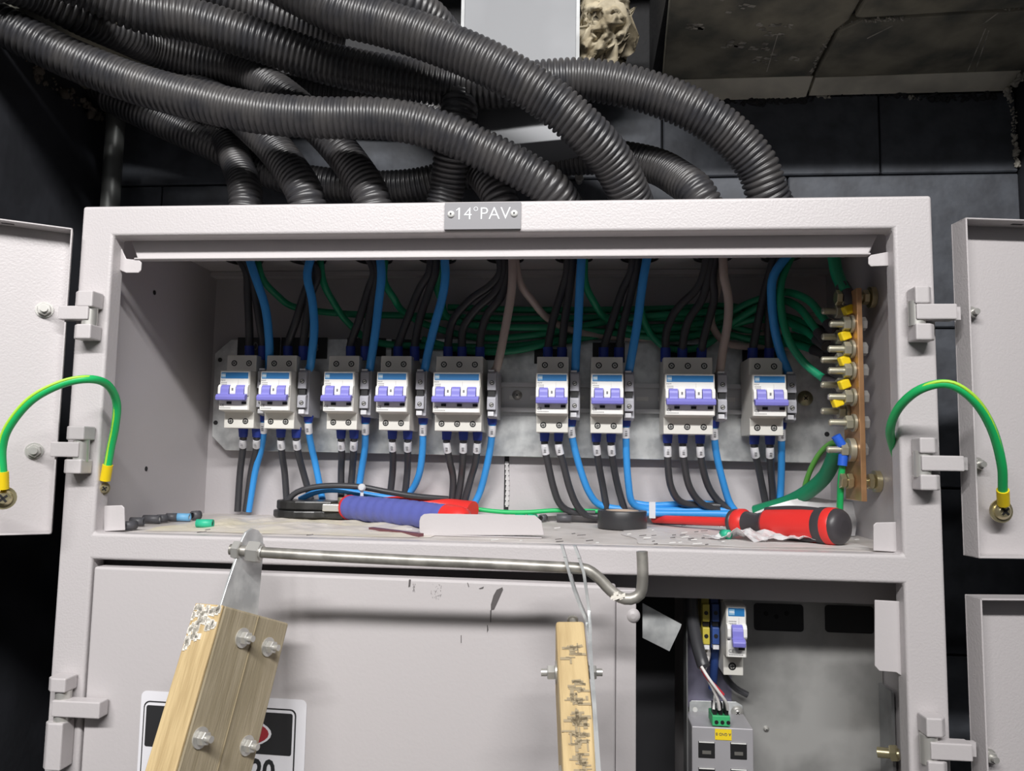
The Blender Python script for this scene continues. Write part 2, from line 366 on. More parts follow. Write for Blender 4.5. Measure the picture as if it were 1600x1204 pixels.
cond([(60, -50, -.02), (130, -22, .01), (216, 15, .04), (300, 32, .06), (400, 62, .08), (500, 96, .10), (600, 118, .11), (700, 133, .12), (780, 136, .12), (850, 127, .12), (920, 125, .12), (1000, 140, .12), (1080, 170, .12), (1140, 210, .13), (1180, 255, .14), (1198, 300, .15)], 'long black corrugated conduit arching to the rightmost cabinet entry', .0225, ex[8], .0062)
cond([(170, 150, .22), (232, 180, .22), (330, 225, .225), (432, 272, .23), (540, 290, .232), (640, 290, .232), (740, 268, .232), (860, 250, .225), (950, 246, .21), (1020, 258, .19), (1062, 280, .17), (1092, 306, .155)], 'dusty black corrugated conduit running low behind the others to the right', .0205, ex[7])
cond([(240, -60, .05), (300, -28, .08), (360, 0, .10), (415, 20, .12), (470, 40, .14), (540, 58, .16)], 'short stretch of black corrugated conduit at the top edge tucked behind two others', .0205)
cond([(440, -60, .08), (530, -28, .09), (620, -2, .10), (665, 22, .12), (700, 60, .15)], 'black corrugated conduit barely visible at the top edge left of the trunking', .0205)
cond([(100, 60, .19), (200, 78, .20), (300, 100, .21), (400, 130, .225), (500, 150, .23), (600, 160, .235)], 'dark shadowed black corrugated conduit deep behind the front bundle', .0205)

# ================================================================ CABINET
cab = thing('electrical_cabinet', (0, .12, -2.0), 'large light grey painted steel electrical cabinet with its upper doors open', 'cabinet')
b = MB(); xs = [-W2, -.3565, .3565, W2]; zs = [0, ZO, ZS, ZB, -1.88, -1.99]
solid = lambda r, c: r in (0, 2, 4) or c in (0, 2)
idx = {}
def vid(i, j, k):
    key = (i, j, k)
    if key not in idx: idx[key] = len(b.v); b.v.append(V((xs[i], 0 if k == 0 else .02, zs[j])))
    return idx[key]
def fa(*vs): b.f.append(vs); b.sm.append(False); b.mi.append(0)
for r in range(5):
    for c in range(3):
        if not solid(r, c): continue
        fa(vid(c, r, 0), vid(c, r+1, 0), vid(c+1, r+1, 0), vid(c+1, r, 0)); fa(vid(c, r, 1), vid(c+1, r, 1), vid(c+1, r+1, 1), vid(c, r+1, 1))
        if r == 0 or not solid(r-1, c): fa(vid(c, r, 0), vid(c+1, r, 0), vid(c+1, r, 1), vid(c, r, 1))
        if r == 4 or not solid(r+1, c): fa(vid(c, r+1, 0), vid(c, r+1, 1), vid(c+1, r+1, 1), vid(c+1, r+1, 0))
        if c == 0 or not solid(r, c-1): fa(vid(c, r, 0), vid(c, r, 1), vid(c, r+1, 1), vid(c, r+1, 0))
        if c == 2 or not solid(r, c+1): fa(vid(c+1, r, 0), vid(c+1, r+1, 0), vid(c+1, r+1, 1), vid(c+1, r, 1))
b.build('front_frame', PAINT, cab, bevel=.0028, seg=4)
for sgn in (-1, 1):
    MB().box((sgn*XI, .0202, -1.98), (sgn*W2, D, -.004)).build('side_panel', INNER, cab)
MB().box((-XI, D, -1.98), (XI, D+.003, -.004)).build('back_panel', INNER, cab)
MB().box((-W2, .0202, -.006), (W2, D+.003, -.0002)).build('top_plate', INNER, cab)
MB().box((-XI, .0202, ZS-.004), (XI, D, ZS)).build('shelf', DUST, cab, label='dusty grey compartment floor')
MB().box((-XI, D-.016, -.0125), (XI, D-.0145, -.0065)).box((-XI, D-.0145, -.0125), (XI, D-.0002, -.011)).build('ceiling_seam', INNER, cab)
# rain lip behind the top beam
lipl, lipr = P(216, 404, .02).x, P(1356, 400, .02).x
b = MB(); b.prism([V((-.352, .02, ZO+.004)), V((-.352, .0215, ZO+.004)), V((-.352, .0215, -.0488)), V((-.352, .0125, -.0488)), V((-.352, .0125, -.0472)), V((-.352, .02, -.0472))], (.704, 0, 0))
for i, v in enumerate(b.v):
    if v.z < -.04: v.x = (lipl if v.x < 0 else lipr)
b.build('rain_lip', PAINT2, cab, bevel=.0005, seg=1)
zl = P(1200, 938, .052).z; MB().box((-XI, .052, ZB+.001), (XI, .0535, zl)).box((-XI, .0202, ZB+.0005), (XI, .052, ZB+.002)).build('lower_rain_lip', PAINT2, cab)
def tab(pts, Y, name='corner_tab', th=.0015, bev=.0006):
    MB().prism([P(x, y, Y) for x, y in pts], (0, th, 0)).build(name, PAINT2, cab, bevel=bev, seg=2)
tab([(176, 372), (183, 374), (197, 404), (217, 406), (221, 410), (220, 422), (216, 426), (197, 426), (185, 421), (176, 421)], .014)
tab([(1398, 358), (1391, 372), (1388, 393), (1361, 398), (1357, 402), (1357, 412), (1361, 416), (1388, 415), (1393, 409), (1400, 409)], .014)
tab([(162, 790), (190, 789), (194, 793), (195, 828), (162, 830)], .014)
tab([(1412, 815), (1369, 816), (1365, 820), (1365, 860), (1412, 863)], .014)
tab([(1420, 940), (1367, 937), (1367, 1040), (1374, 1048), (1400, 1050), (1410, 1056), (1420, 1070)], .012)
# weld seam down the middle of the back panel
b = MB(); c0, c1 = P(792, 712, D-.001), P(793, 803, D-.001)
b.box((c0.x-.0028, D-.0006, c1.z), (c0.x+.0028, D-.0001, c0.z)); b.m = 1
pl = resample([P(792, 722, D-.001), P(793, 760, D-.001), P(792, 790, D-.001)], .002)
for i, p in enumerate(pl): b.obox(p, (.0019+.0005*math.sin(i*2.1), 0, 0), (0, .0012, 0), (0, 0, .0011))
b.build('weld_seam', [DARK, mat('weld_white', (.6, .58, .58), .6)], cab, label='pale vertical sealant line with black ends')
for (x, y) in ((241, 457), (228, 732)):
    p = PX(x, y, -XI); MB().cyl(p+V((.0002, 0, 0)), p+V((.0006, 0, 0)), .0026, 10).build('screw_hole', DARK, cab)
# rings where the conduits come through the top plate
for i, x in enumerate(ex):
    MB().lathe([(0, .021), (.003, .0225), (.004, .0225), (.004, .0165), (0, .0165)], (x, .172, -.010), (0, 0, 1), 26, cap=False).build('entry_bushing', BLKW if i not in (7, 8) else GALVD, cab)
# name plate
npx = [P(695, 318, -.0005), P(814, 316, -.0005), P(814, 357, -.0005), P(695, 360, -.0005)]
x0, x1 = (npx[0].x+npx[3].x)/2, (npx[1].x+npx[2].x)/2; z1, z0 = (npx[0].z+npx[1].z)/2, (npx[2].z+npx[3].z)/2
np_ = MB().box((x0, -.0022, z0), (x1, -.0001, z1)).build('name_plate', mat('grey_engraved_plate', (.24, .235, .25), .5, 0), cab, label='grey engraved plate reading 14°PAV')
tm = text_mesh('14°PAV', .0165, .0003, -.00018); xm = min(v.co.x for v in tm.vertices); zm = max(v.co.y for v in tm.vertices if v.co.x < xm+.001)
text('', 0, ((x0+x1)/2+.0002, -.0023, (z0+z1)/2+.0015), np_, PWHITE, me=tm, sx=.98)
c = V(((x0+x1)/2+.0002+xm*.98-.0008, -.0023, (z0+z1)/2+.0015+zm-.0014)); MB().obox(c, (.0013, 0, .0012), (-.0003, 0, .0003), (0, .00015, 0)).build('lettering', PWHITE, np_)
for xx in (x0+.006, x1-.006):
    b = MB(); b.lathe([(0, .0034), (.0008, .0032), (.0018, .0024), (.0022, .0010)], (xx, -.0022, (z0+z1)/2+.0015), (0, -1, 0), 18); b.m = 1; b.cyl((xx, -.0040, (z0+z1)/2+.0015), (xx, -.0047, (z0+z1)/2+.0015), .0009, 10); b.build('rivet', [LEND, DARK], np_)

# hinges: two knuckle blocks on the stile, door leaf between them
def hinge(t0, t1, leaf, b0, b1, par=cab, side=-1, yl=(-.0172, -.004)):
    h = None
    for (x0, y0), (x1, y1) in ((t0, t1), (b0, b1)):
        a, c = P(x0, y0, -.016), P(x1, y1, -.016); b = MB(); cx, cz = (a.x+c.x)/2, (a.z+c.z)/2; wx, wz = abs(c.x-a.x)/2*.9, abs(a.z-c.z)/2; cx += -.0022*side*-1
        s = 1 if side < 0 else -1
        pr = [V((cx-wx*s, -.001, cz-wz)), V((cx-wx*s, -.013, cz-wz)), V((cx-wx*s*.45, -.0175, cz-wz)), V((cx+wx*s, -.0175, cz-wz)), V((cx+wx*s*1.05, -.001, cz-wz))]
        b.prism(pr, (0, 0, wz*2)); k = b.build('hinge_knuckle', PAINT2, par, bevel=.0012, seg=2); h = h or k
    cx = (P(*t0, -.014).x+P(*t1, -.014).x)/2+.002*side*-1
    zt, zb = P(*t1, -.01).z, P(*b0, -.01).z
    MB().cyl((cx, -.009, zb-.002), (cx, -.009, zt+.002), .0068, 18).build('hinge_pin', STEEL, par)
    (x0, y0), (x1, y1) = leaf; a, c = P(x0, y0, -.012), P(x1, y1, -.012)
    b = MB().box((a.x, yl[0], c.z), (c.x, yl[1], a.z)).build('hinge_leaf', PAINT2, par, bevel=.001)
    if side > 0: MB().box((c.x-.003, -.0085, c.z+.001), (c.x+.0065, -.0045, a.z-.001)).build('hinge_leaf', PAINT2, par)
hinge((117, 454), (150, 479), ((97, 479), (142, 500)), (115, 506), (147, 529))
hinge((103, 665), (137, 687), ((85, 690), (127, 714)), (99, 717), (132, 740))
hinge((75, 1058), (108, 1082), ((87, 1091), (160, 1120)), (70, 1128), (100, 1204))
hinge((1423, 447), (1456, 474), ((1428, 476), (1492, 500)), (1424, 505), (1461, 531), side=1)
hinge((1430, 683), (1466, 708), ((1436, 711), (1503, 736)), (1431, 741), (1470, 766), side=1)
hinge((1440, 1120), (1478, 1152), ((1450, 1156), (1516, 1186)), (1443, 1188), (1482, 1235), side=1)

# open doors: pans seen from their inner side
def pan(name, A, ang, s, width, z0, z1, fl, label, bolts=(), slot=True):
    # A: hinge-side corner of the skin (x,y); the skin runs from A in direction d, flanges rise along n towards the viewer
    d = V((s*math.cos(ang), -math.sin(ang), 0)); n = V((-s*math.sin(ang)*1.0, -math.cos(ang), 0)); A = V((A[0], A[1], 0)); up = V((0, 0, 1))
    b = MB(); th = .0008
    def slabb(p, e1, e2, e3): b.obox(p+(e1+e2+e3)/2, e1/2, e2/2, e3/2)
    slabb(A+up*z0, d*width, up*(z1-z0), -n*.0015)
    slabb(A+up*(z1-.0015), d*width, n*fl, up*.0015); slabb(A+up*z0, d*width, n*fl, up*.0015)
    slabb(A+up*z0, d*.0015, n*fl, up*(z1-z0)); slabb(A+d*width+up*z0, d*-.0015, n*fl, up*(z1-z0))
    o = b.build(name, PAINT, cab, bevel=.0004, seg=1, label=label)
    if slot:
        p = A+d*.052+up*(z1-.0016)+n*fl*.5; MB().obox(p, d*.005, n*.0013, up*.0002).build('drain_slot', DARK, o)
    return o, A, d, n
ang = math.radians(33)
dl, Ad, dd, nd = pan('cabinet_door', (-.398, 0.002), ang, -1, .36, ZS-.0005, -.0255, .018, 'upper left door swung open, seen from inside')
dr, Ar, drd, nr = pan('cabinet_door', (.4095, .010), math.radians(-8), 1, .36, -.3082, -.0228, .019, 'upper right door swung fully open')
dlr, Alr, dlrd, nlr = pan('cabinet_door', (.4095, .010), math.radians(-8), 1, .36, -1.86, P(1512, 930, .005).z, .019, 'lower right door swung fully open')
def door_bolt(px, py, A, n, par, r=.0065, brass=False, both=True):
    c = PP(px, py, A+n*.004, n); b = MB(); b.cyl(c-n*.004, c-n*.0025, r*1.15, 20); b.hexn(c-n*.0003, n, r*.92, .005); b.cyl(c+n*.002, c+n*.0065, r*.5, 12)
    b.build('bolt', STEEL, par)
door_bolt(69, 483, Ad, nd, dl); door_bolt(53, 704, Ad, nd, dl)
door_bolt(1520, 488, Ar, nr, dr, .0052); door_bolt(1530, 725, Ar, nr, dr, .0052); door_bolt(1549, 1183, Alr, nlr, dlr, .0052)

# lower left door, closed but standing slightly proud on the free side
dth = math.radians(2.2); dz1 = -.3378; hx = -.3535
def dw(x, y, z): r = x-hx; return V((hx+r*math.cos(dth)+(y)*math.sin(dth), -r*math.sin(dth)+y*math.cos(dth)-.001, z))
xe = .118; b = MB(); zbt = -1.86
pr = [dw(hx, .0, dz1), dw(xe, 0, dz1), dw(xe, 0, zbt), dw(hx, 0, zbt)]
b.prism(pr, dw(0, .0165, 0)-dw(0, 0, 0)); ld = b.build('cabinet_door', PAINT2, cab, bevel=.0022, seg=3, label='closed lower left door with paper sign and dark scuffs')
b = MB(); zs_ = P(990, 920, -.01).z
b.prism([dw(xe+.0003, .003, zs_), dw(xe+.0003, .0165, zs_), dw(xe+.017, .0165, zs_), dw(xe+.017, .006, zs_)], (0, 0, zbt-zs_)); b.build('edge_strip', PAINT2, ld, bevel=.0008)
c = PP(989, 962, dw(xe, .004, 0), V((0, -1, 0))); MB().lathe([(0, .0062), (.001, .0060), (.0026, .0042), (.0034, .002)], c+V((0, .002, 0)), (0, -1, 0), 20).build('rivet', PAINT2, ld)
nD = (dw(0, -1, 0)-dw(0, 0, 0)).normalized(); P0D = dw(0, 0, 0)
def onD(px, py, off=.0004): return PP(px, py, P0D+nD*off, nD)
def flatpoly(pts, off, name, mt, par, th=.0003, kind=None, label=None):
    MB().prism([onD(x, y, off) for x, y in pts], -nD*th).build(name, mt, par, kind=kind, label=label)
b = MB(); rnd = random.Random(2)
for pts in ([(776, 921), (785, 917), (786, 921), (779, 937), (772, 952), (767, 953), (767, 944), (771, 930)], [(639, 905), (642, 905), (641, 916), (638, 917)], [(748, 919), (756, 916), (755, 919), (750, 920)], [(720, 992), (721, 992), (721, 1004), (720, 1004)], [(761, 988), (763, 984), (762, 976), (761, 976)], [(730, 910), (731, 910), (733, 916), (732, 917)], [(766, 953), (768, 953), (767, 972), (766, 972)]):
    b.prism([onD(x, y, .0003) for x, y in pts], -nD*.0001)
for _ in range(60):
    x, y = rnd.uniform(672, 690), rnd.uniform(912, 936)
    if rnd.random() < .3: x, y = rnd.uniform(645, 650), rnd.uniform(912, 925)
    r = rnd.uniform(.3, 1.0); b.prism([onD(x-r*.4, y-r*1.5, .0003), onD(x+r*.4, y-r*1.5, .0003), onD(x+r*.3, y+r*1.5, .0003)], -nD*.0001)
b.build('scuff_marks', SCUFF, ld, kind='stuff')
# paper sign
o_ = onD(222, 1078); e1 = (onD(480, 1086)-o_).normalized(); wS = (onD(480, 1086)-o_).length; e2 = V((0, 0, -1)); e1.z = 0; e1.normalize()
sgn = thing('paper_sign', tuple(o_+e2*.21), 'white paper warning sign with black header and bold 220 on lower door', 'sign')
def S(u, v, off): return o_+e1*(u*wS/258)+e2*(v*wS/258)+nD*off
def spoly(pts, off, name, mt, par, label=None): return MB().prism([S(u, v, off) for u, v in pts], -nD*.0002).build(name, mt, par, label=label)
def rect(x0, y0, x1, y1, r=0):
    if not r: return [(x0, y0), (x1, y0), (x1, y1), (x0, y1)]
    out = []
    for cx, cy, a0 in ((x1-r, y0+r, -90), (x1-r, y1-r, 0), (x0+r, y1-r, 90), (x0+r, y0+r, 180)):
        for k in range(5): a = math.radians(a0+k*22.5); out.append((cx+r*math.cos(a), cy+r*math.sin(a)))
    return out
def ell(cx, cy, rx, ry): return [(cx+rx*math.cos(a*math.pi/16), cy+ry*math.sin(a*math.pi/16)) for a in range(32)]
sh = spoly(rect(0, 0, 258, 365, 8), .0004, 'paper_sheet', PAPER, sgn)
spoly(rect(5, 14, 243, 352, 9), .0007, 'border', BLACKP, sh); spoly(rect(7, 16, 241, 350, 8), .0010, 'border_inset', PAPER, sh)
hd = spoly(rect(10, 20, 238, 79, 3), .0013, 'header', BLACKP, sh)
spoly(ell(128, 50, 79, 25), .0016, 'oval', PAPER, sh); spoly(ell(128, 50, 75, 22), .0019, 'oval', REDP, sh, )
c = S(186, 104, .0013); text('220', .0265, tuple(c), sh, BLACKP, rz=math.atan2(e1.y, e1.x), bold=.0007, sx=.85)

# ================================================================ MOUNTING PLATE AND RAIL
mp = thing('mounting_plate', (0, .236, -.235), 'galvanized steel mounting plate with chamfered corners at the back of the compartment', 'plate')
b = MB(); b.prism([P(x, y, .235) for x, y in ((361, 530), (1268, 528), (1306, 566), (1303, 688), (1268, 723), (352, 703), (331, 681), (336, 552))], (0, .002, 0)); b.m = 0
b.build('plate_sheet', GALV, mp, bevel=.0004, seg=1)
RC = -.1615
RX0, RX1 = P(338, 620, .23).x, P(1238, 620, .23).x
b = MB(); b.prism([V((RX0, y, z)) for y, z in ((.2349, RC-.0125), (.2338, RC-.0125), (.2338, RC-.0115), (.2288, RC-.0125), (.2275, RC-.0125), (.2275, RC-.0175), (.2285, RC-.0175), (.2285, RC-.0135), (.2349, RC-.0115))], (RX1-RX0, 0, 0))
b = MB(); rs = [(.2275, .0175), (.2275, .0125), (.2338, .0125), (.2338, -.0125), (.2275, -.0125), (.2275, -.0175), (.2286, -.0175), (.2286, -.0137), (.2349, -.0137), (.2349, .0137), (.2286, .0137), (.2286, .0175)]
n = len(rs); b.add([V((x, y, RC+z)) for x in (RX0, RX1) for y, z in rs], [(i, i+n, (i+1) % n+n, (i+1) % n) for i in range(n)])
b.add([V((RX0, y, RC+z)) for y, z in rs], [tuple(range(n))]); b.add([V((RX1, y, RC+z)) for y, z in rs], [tuple(range(n))[::-1]])
rail = b.build('din_rail', mat('rail_zinc', (.56, .56, .57), .4, .4), mp, label='horizontal slotted steel rail')
xx = RX0+.012
while xx < RX1-.02:
    b = MB(); b.box((xx, .2334, RC-.0025), (xx+.014, .2337, RC+.0025)); b.build('rail_slot', LEND, rail); xx += .025
def pan_screw(c, r, par, name='screw', mt=BRASS, ax=V((0, -1, 0))):
    b = MB(); b.m = 0; b.lathe([(0, r*1.7), (.0006, r*1.7), (.0008, r*1.0), (.0022, r*.9), (.003, r*.5)], c, ax, 18); b.m = 1
    u = ax.orthogonal().normalized(); w_ = ax.cross(u); cc = V(c)+ax*.003
    b.obox(cc, u*r*.5, w_*r*.12, ax*.0004); b.obox(cc, w_*r*.5, u*r*.12, ax*.0004); return b.build(name, [mt, DARK], par)
pan_screw(P(808, 617, .2335), .0035, mp, mt=STEEL); pan_screw(P(1258, 622, .2348), .0052, mp)
for x, y in ((344, 562), (337, 660), (1292, 690-12)): c = P(x, y, .2348); MB().cyl(c, c+V((0, -.0004, 0)), .0028, 12).build('plate_hole', DARK, mp)
# black number tags behind the incoming wires
for i, (x0, y0, x1, y1, tx) in enumerate(((372, 527, 436, 556, '09'), (440, 527, 510, 560, '08'), (543, 528, 602, 556, None), (612, 530, 672, 560, None), (695, 538, 775, 562, None), (835, 545, 886, 568, None), (926, 535, 976, 566, None), (1032, 538, 1104, 566, None), (1160, 545, 1226, 572, None))):
    a, c = P(x0, y0, .233), P(x1, y1, .233); tg = MB().box((a.x, .2325, c.z), (c.x, .2348, a.z)).build('number_tag', DARK, mp)
    if tx: text(tx, .014, ((a.x+c.x)/2+(0 if i == 0 else .012), .2322, (a.z+c.z)/2), tg, PRINT if i else PRINT)

# ================================================================ BREAKERS
YR = .2284; TB = {}
def tmesh(key, *a, **k):
    if key not in TB: TB[key] = text_mesh(*a, **k)
    return TB[key]
def lid(name, mb, mt, par, bevel=0): return mb.build(name, mt, par, bevel=bevel, seg=2)
def breaker(poles):
    Wd = .0178*poles; r = thing('circuit_breaker', (0, 0, 0), '', 'breaker')
    b = MB(); pr = [(0, -.0425), (-.047, -.0425), (-.0472, -.0240), (-.062, -.0228), (-.062, .0225), (-.0472, .0235), (-.047, .0425), (0, .0425), (0, .0225), (-.004, .0175), (-.004, -.0175), (0, -.0225)]
    b.prism([V((0, y, z)) for y, z in pr], (Wd, 0, 0)); b.build('housing', MCB, r, bevel=.0007)
    f = MB().box((.0008, -.0632, -.0225), (Wd-.0008, -.062, .0220)).build('face_cover', MCBF, r, bevel=.0004, seg=1)
    st = MB().box((.0018, -.0635, .0135), (Wd-.0018, -.0631, .0205)).build('blue_band', STRIPE, f)
    MB().box((.0024, -.0637, .0145), (.0072, -.0634, .0195)).build('logo_badge', mat('badge_pale', (.25, .45, .62), .4), f)
    text('WEG', .0021, (.0048, -.0638, .0170), f, PWHITE, me=tmesh('b', 'WEG', .0021, .0001, .0001), sx=.95)
    if poles > 1: text('MDW', .0022, (.0042, -.0634, .0113), f, PRINT, me=tmesh('m', 'MDW', .0022, .0001))
    text('CE', .0042, (.0042, -.0634, -.0172), f, PRINT, me=tmesh('c', 'CE', .0042, .0001))
    b = MB()
    for k, (zz, l0) in enumerate(((.0088, .005), (.0068, .004), (-.0203, .0135))):
        x = .0022
        for j in range(5 if zz > 0 else 9):
            wl = .0009; b.box((x, -.0634, zz-.0004), (x+wl, -.0631, zz+.0004)); x += .0014
            if x > l0*1.35+.004: break
    b.box((Wd*.62, -.0634, .0065), (Wd*.62+.0001, -.0631, .0120)); b.build('small_print', PRINT, f)
    b = MB(); toggles = []
    for k in range(poles):
        x0 = .0039+k*.01775 if poles > 1 else .0045; x1 = x0+.0096
        t = MB(); t.prism([V((x0, y, z)) for y, z in ((-.062, .0062), (-.0645, .0060), (-.0672, .0040), (-.0682, .0010), (-.0685, -.0030), (-.069, -.0060), (-.062, -.0100))], (x1-x0, 0, 0)); t.build('toggle', TOG, r, bevel=.0005)
        MB().box((x0+.006, -.0640, -.0158), (x0+.0115, -.0631, -.0130)).build('indicator_window', DARK, f)
    x0, x1 = (.0005, Wd-.0005) if poles > 1 else (.0038, .0152)
    t = MB(); t.prism([V((x0, y, z)) for y, z in ((-.066, -.0046), (-.0715, -.0052), (-.0738, -.0078), (-.0730, -.0118), (-.0695, -.0122), (-.066, -.0100))], (x1-x0, 0, 0)); t.build('toggle_bar', TOG, r, bevel=.0008)
    gx = [(.0002, .0034)]+[(.0142+k*.01775, .0142+k*.01775+.0070) for k in range(poles-1)]+[(Wd-.0040, Wd-.0002)]
    for a, c in gx:
        g = MB(); g.prism([V((a, y, z)) for y, z in ((-.062, .0072), (-.0655, .0058), (-.0672, .0030), (-.0672, -.0040), (-.0655, -.0062), (-.062, -.0070))], (c-a, 0, 0)); g = g.build('toggle_guard', MCBF, r, bevel=.0006)
        if c-a > .006: MB().box(((a+c)/2-.0009, -.0676, -.0006), ((a+c)/2+.0009, -.0671, .0022)).build('test_window', PRINT, g)
    for k in range(poles):
        for z in (.0330, -.0345):
            c = V((.0089+k*.0178+(-.0010 if z < 0 else 0), -.0468, z)); s = MB(); s.m = 0; s.cyl(c+V((0, .002, 0)), c+V((0, -.0004, 0)), .0035, 18); s.m = 1; s.cyl(c+V((0, .002, 0)), c+V((0, -.0006, 0)), .0022, 16); s.m = 0
            aa = .5+k*1.3+z*9
            for q in (0, math.pi/2): s.obox(c+V((0, -.0009, 0)), V((math.cos(aa+q), 0, math.sin(aa+q)))*.0018, V((-math.sin(aa+q), 0, math.cos(aa+q)))*.0003, (0, .0004, 0))
            s.build('terminal_screw', [DARK, STEEL], r)
    return r
def terminal():
    r = thing('terminal_block', (0, 0, 0), '', 'terminal'); w_ = .0100
    MB().prism([V((0, y, z)) for y, z in ((0, -.028), (-.030, -.028), (-.040, -.026), (-.040, .026), (-.030, .0275), (0, .0275))], (w_+.0012, 0, 0)).build('housing', TERM, r, bevel=.0006)
    for z0, z1, nm in ((.0035, .0245, 'upper_clamp'), (-.0185, -.0035, 'lower_clamp')):
        u = MB().prism([V((0, y, z)) for y, z in ((-.038, z0), (-.0475, z0), (-.0475, z1-.002), (-.045, z1), (-.038, z1))], (w_, 0, 0)).build(nm, TERM, r, bevel=.0005)
        s = MB(); c = V((w_*.52, -.0474, (z0+z1)/2-.002)); s.m = 0; s.cyl(c+V((0, .001, 0)), c+V((0, -.0004, 0)), .0026, 14); s.m = 1; s.cyl(c, c+V((0, -.0007, 0)), .0019, 12); s.m = 0; s.obox(c+V((0, -.0009, 0)), (.0016, 0, .0006), (-.0002, 0, .0004), (0, .0003, 0)); s.build('clamp_screw', [DARK, STEEL], u)
    MB().box((.001, -.046, -.0035), (.0088, -.0402, .0035)).build('bridge_slot', DARK, r)
    MB().box((.0008, -.0448, -.0255), (.0075, -.0398, -.0205)).build('marker_clip', MARK, r, bevel=.0004)
    MB().box((.0008, -.0455, .0248), (.0075, -.0398, .0268)).build('marker_clip', MARK, r)
    return r
b2, b3 = breaker(2), breaker(3); tb = terminal()
bpy.context.view_layer.update(); children_index()
ORD = ['leftmost', 'second', 'third', 'fourth', 'fifth', 'sixth', 'seventh', 'eighth', 'rightmost']
spec = [(343, 580, 2), (406.5, 580, 2), (505.5, 582, 2), (588.5, 581, 2), (677, 583, 3), (838, 585, 2), (924, 586, 2), (1040, 588, 3), (1177, 590, 2)]
desc = ['white two-pole breaker with purple toggles, leftmost on the rail', 'white two-pole breaker packed tight beside the leftmost one', 'white two-pole breaker, third from left on the rail',
        'white two-pole breaker fourth from left, just left of the first three-pole one', 'wide white three-pole breaker left of the bare rail gap', 'white two-pole breaker just right of the bare rail gap',
        'white two-pole breaker seventh from left, above the black tape roll', 'wide white three-pole breaker nearest the right, above the red tool shaft', 'white two-pole breaker, rightmost on the rail beside the copper busbar']
BX = []; first = {}
for i, (px, py, n) in enumerate(spec):
    src = b2 if n == 2 else b3
    o = src if n not in first else copy_tree(src); first[n] = 1
    p = P(px, 612, YR-.0632); o.location = (p.x-.0006, YR, RC); o['label'] = desc[i]; o['group'] = 'modular circuit breakers on the rail'; BX.append(p.x)
tx = [(396.5, 0), (464.6, 0), (562, 0), (649, 0), (761, 0), (890.6, 0), (976, 0), (1121.7, 0), (1230, 0)]; TX = []
for i, (px, _) in enumerate(tx):
    o = tb if i == 0 else copy_tree(tb); p = P(px, 615, YR-.0475)
    if i == 0: p.x = BX[0]+.0372
    o.location = (p.x, YR, RC+.0005); o['label'] = 'grey neutral terminal block right of the %s breaker' % (ORD[i]); o['group'] = 'grey neutral terminal blocks'; TX.append(p.x)

# ================================================================ WIRES
def cable(pts, r, mt, label, name='power_cable', grp=None, boot=None, mark=None, Y0=None, Y1=None, cat='cable', bootm=None):
    """pts: (px, py[, Y]) ; Y is interpolated along the list if Y0/Y1 are given"""
    n = len(pts); q = []
    for i, p in enumerate(pts):
        if isinstance(p, V): q.append(p); continue
        Y = p[2] if len(p) > 2 else Y0+(Y1-Y0)*i/(n-1)
        q.append(P(p[0], p[1], Y))
    o = MB().tube(q, r).build(name, mt, None, label=label, cat=cat, group=grp)
    return o, q
def top(i, dx=0, dy=0): return V((ex[i]+dx, .172+dy, -.003))
RU = .0047
GB = [  # black supply wires into the breakers: group, pole, path below the hole
 (0, 0, [(385, 425), (387, 460), (389, 500), (390, 535)]), (0, 1, [(393, 425), (399, 460), (406, 505), (411, 535)]),
 (1, 0, [(492, 425), (478, 452), (463, 500), (450, 538)]), (1, 1, [(496, 428), (485, 462), (478, 505), (474, 538)]),
 (2, 0, [(584, 425), (575, 455), (561, 500), (548, 538)]), (2, 1, [(590, 425), (584, 460), (576, 500), (571, 538)]),
 (3, 0, [(671, 425), (655, 452), (638, 495), (622, 540)]), (3, 1, [(680, 425), (670, 455), (656, 498), (648, 540)]),
 (4, 0, [(782, 425), (766, 446), (735, 468), (708, 500), (700, 540)]), (4, 1, [(788, 428), (772, 458), (745, 482), (724, 512), (722, 545)]), (4, 2, [(793, 430), (782, 465), (762, 490), (752, 520), (750, 548)]),
 (5, 0, [(886, 425), (878, 455), (864, 500), (856, 545)]), (5, 1, [(893, 428), (888, 465), (881, 510), (878, 548)]),
 (6, 0, [(986, 425), (973, 452), (957, 500), (943, 545)]), (6, 1, [(993, 428), (985, 462), (973, 510), (967, 548)]),
 (7, 0, [(1100, 425), (1088, 452), (1058, 482), (1042, 515), (1040, 545)]), (7, 1, [(1107, 428), (1098, 465), (1076, 500), (1068, 530), (1066, 552)]), (7, 2, [(1113, 430), (1116, 465), (1106, 505), (1098, 535), (1096, 555)]),
 (8, 0, [(1203, 425), (1195, 455), (1185, 500), (1176, 548)]), (8, 1, [(1208, 428), (1205, 460), (1201, 510), (1202, 550)])]
POLE = {2: ['left', 'right'], 3: ['left', 'middle', 'right']}
for g, k, pts in GB:
    n = len(pts); Ys = [.172+(.198-.172)*j/(n-1) for j in range(n)]
    q = [top(g, -.007+.006*k, -.004)]+[P(x, y, Y) for (x, y), Y in zip(pts, Ys)]
    endp = q[-1]; q.append(V((endp.x, .2, RC+.040)))
    o = MB().tube(q, RU).build('power_cable', BLKW, None, label='black cable dropping from above into the %s pole of the %s breaker' % (POLE[spec[g][2]][k], ORD[g]), cat='cable', group='black supply cables above the breakers')
    d = (q[-1]-q[-2]).normalized(); MB().cyl(q[-1]-d*.016, q[-1]+d*.0005, .0056, 14).build('ferrule_boot', BOOT, o)
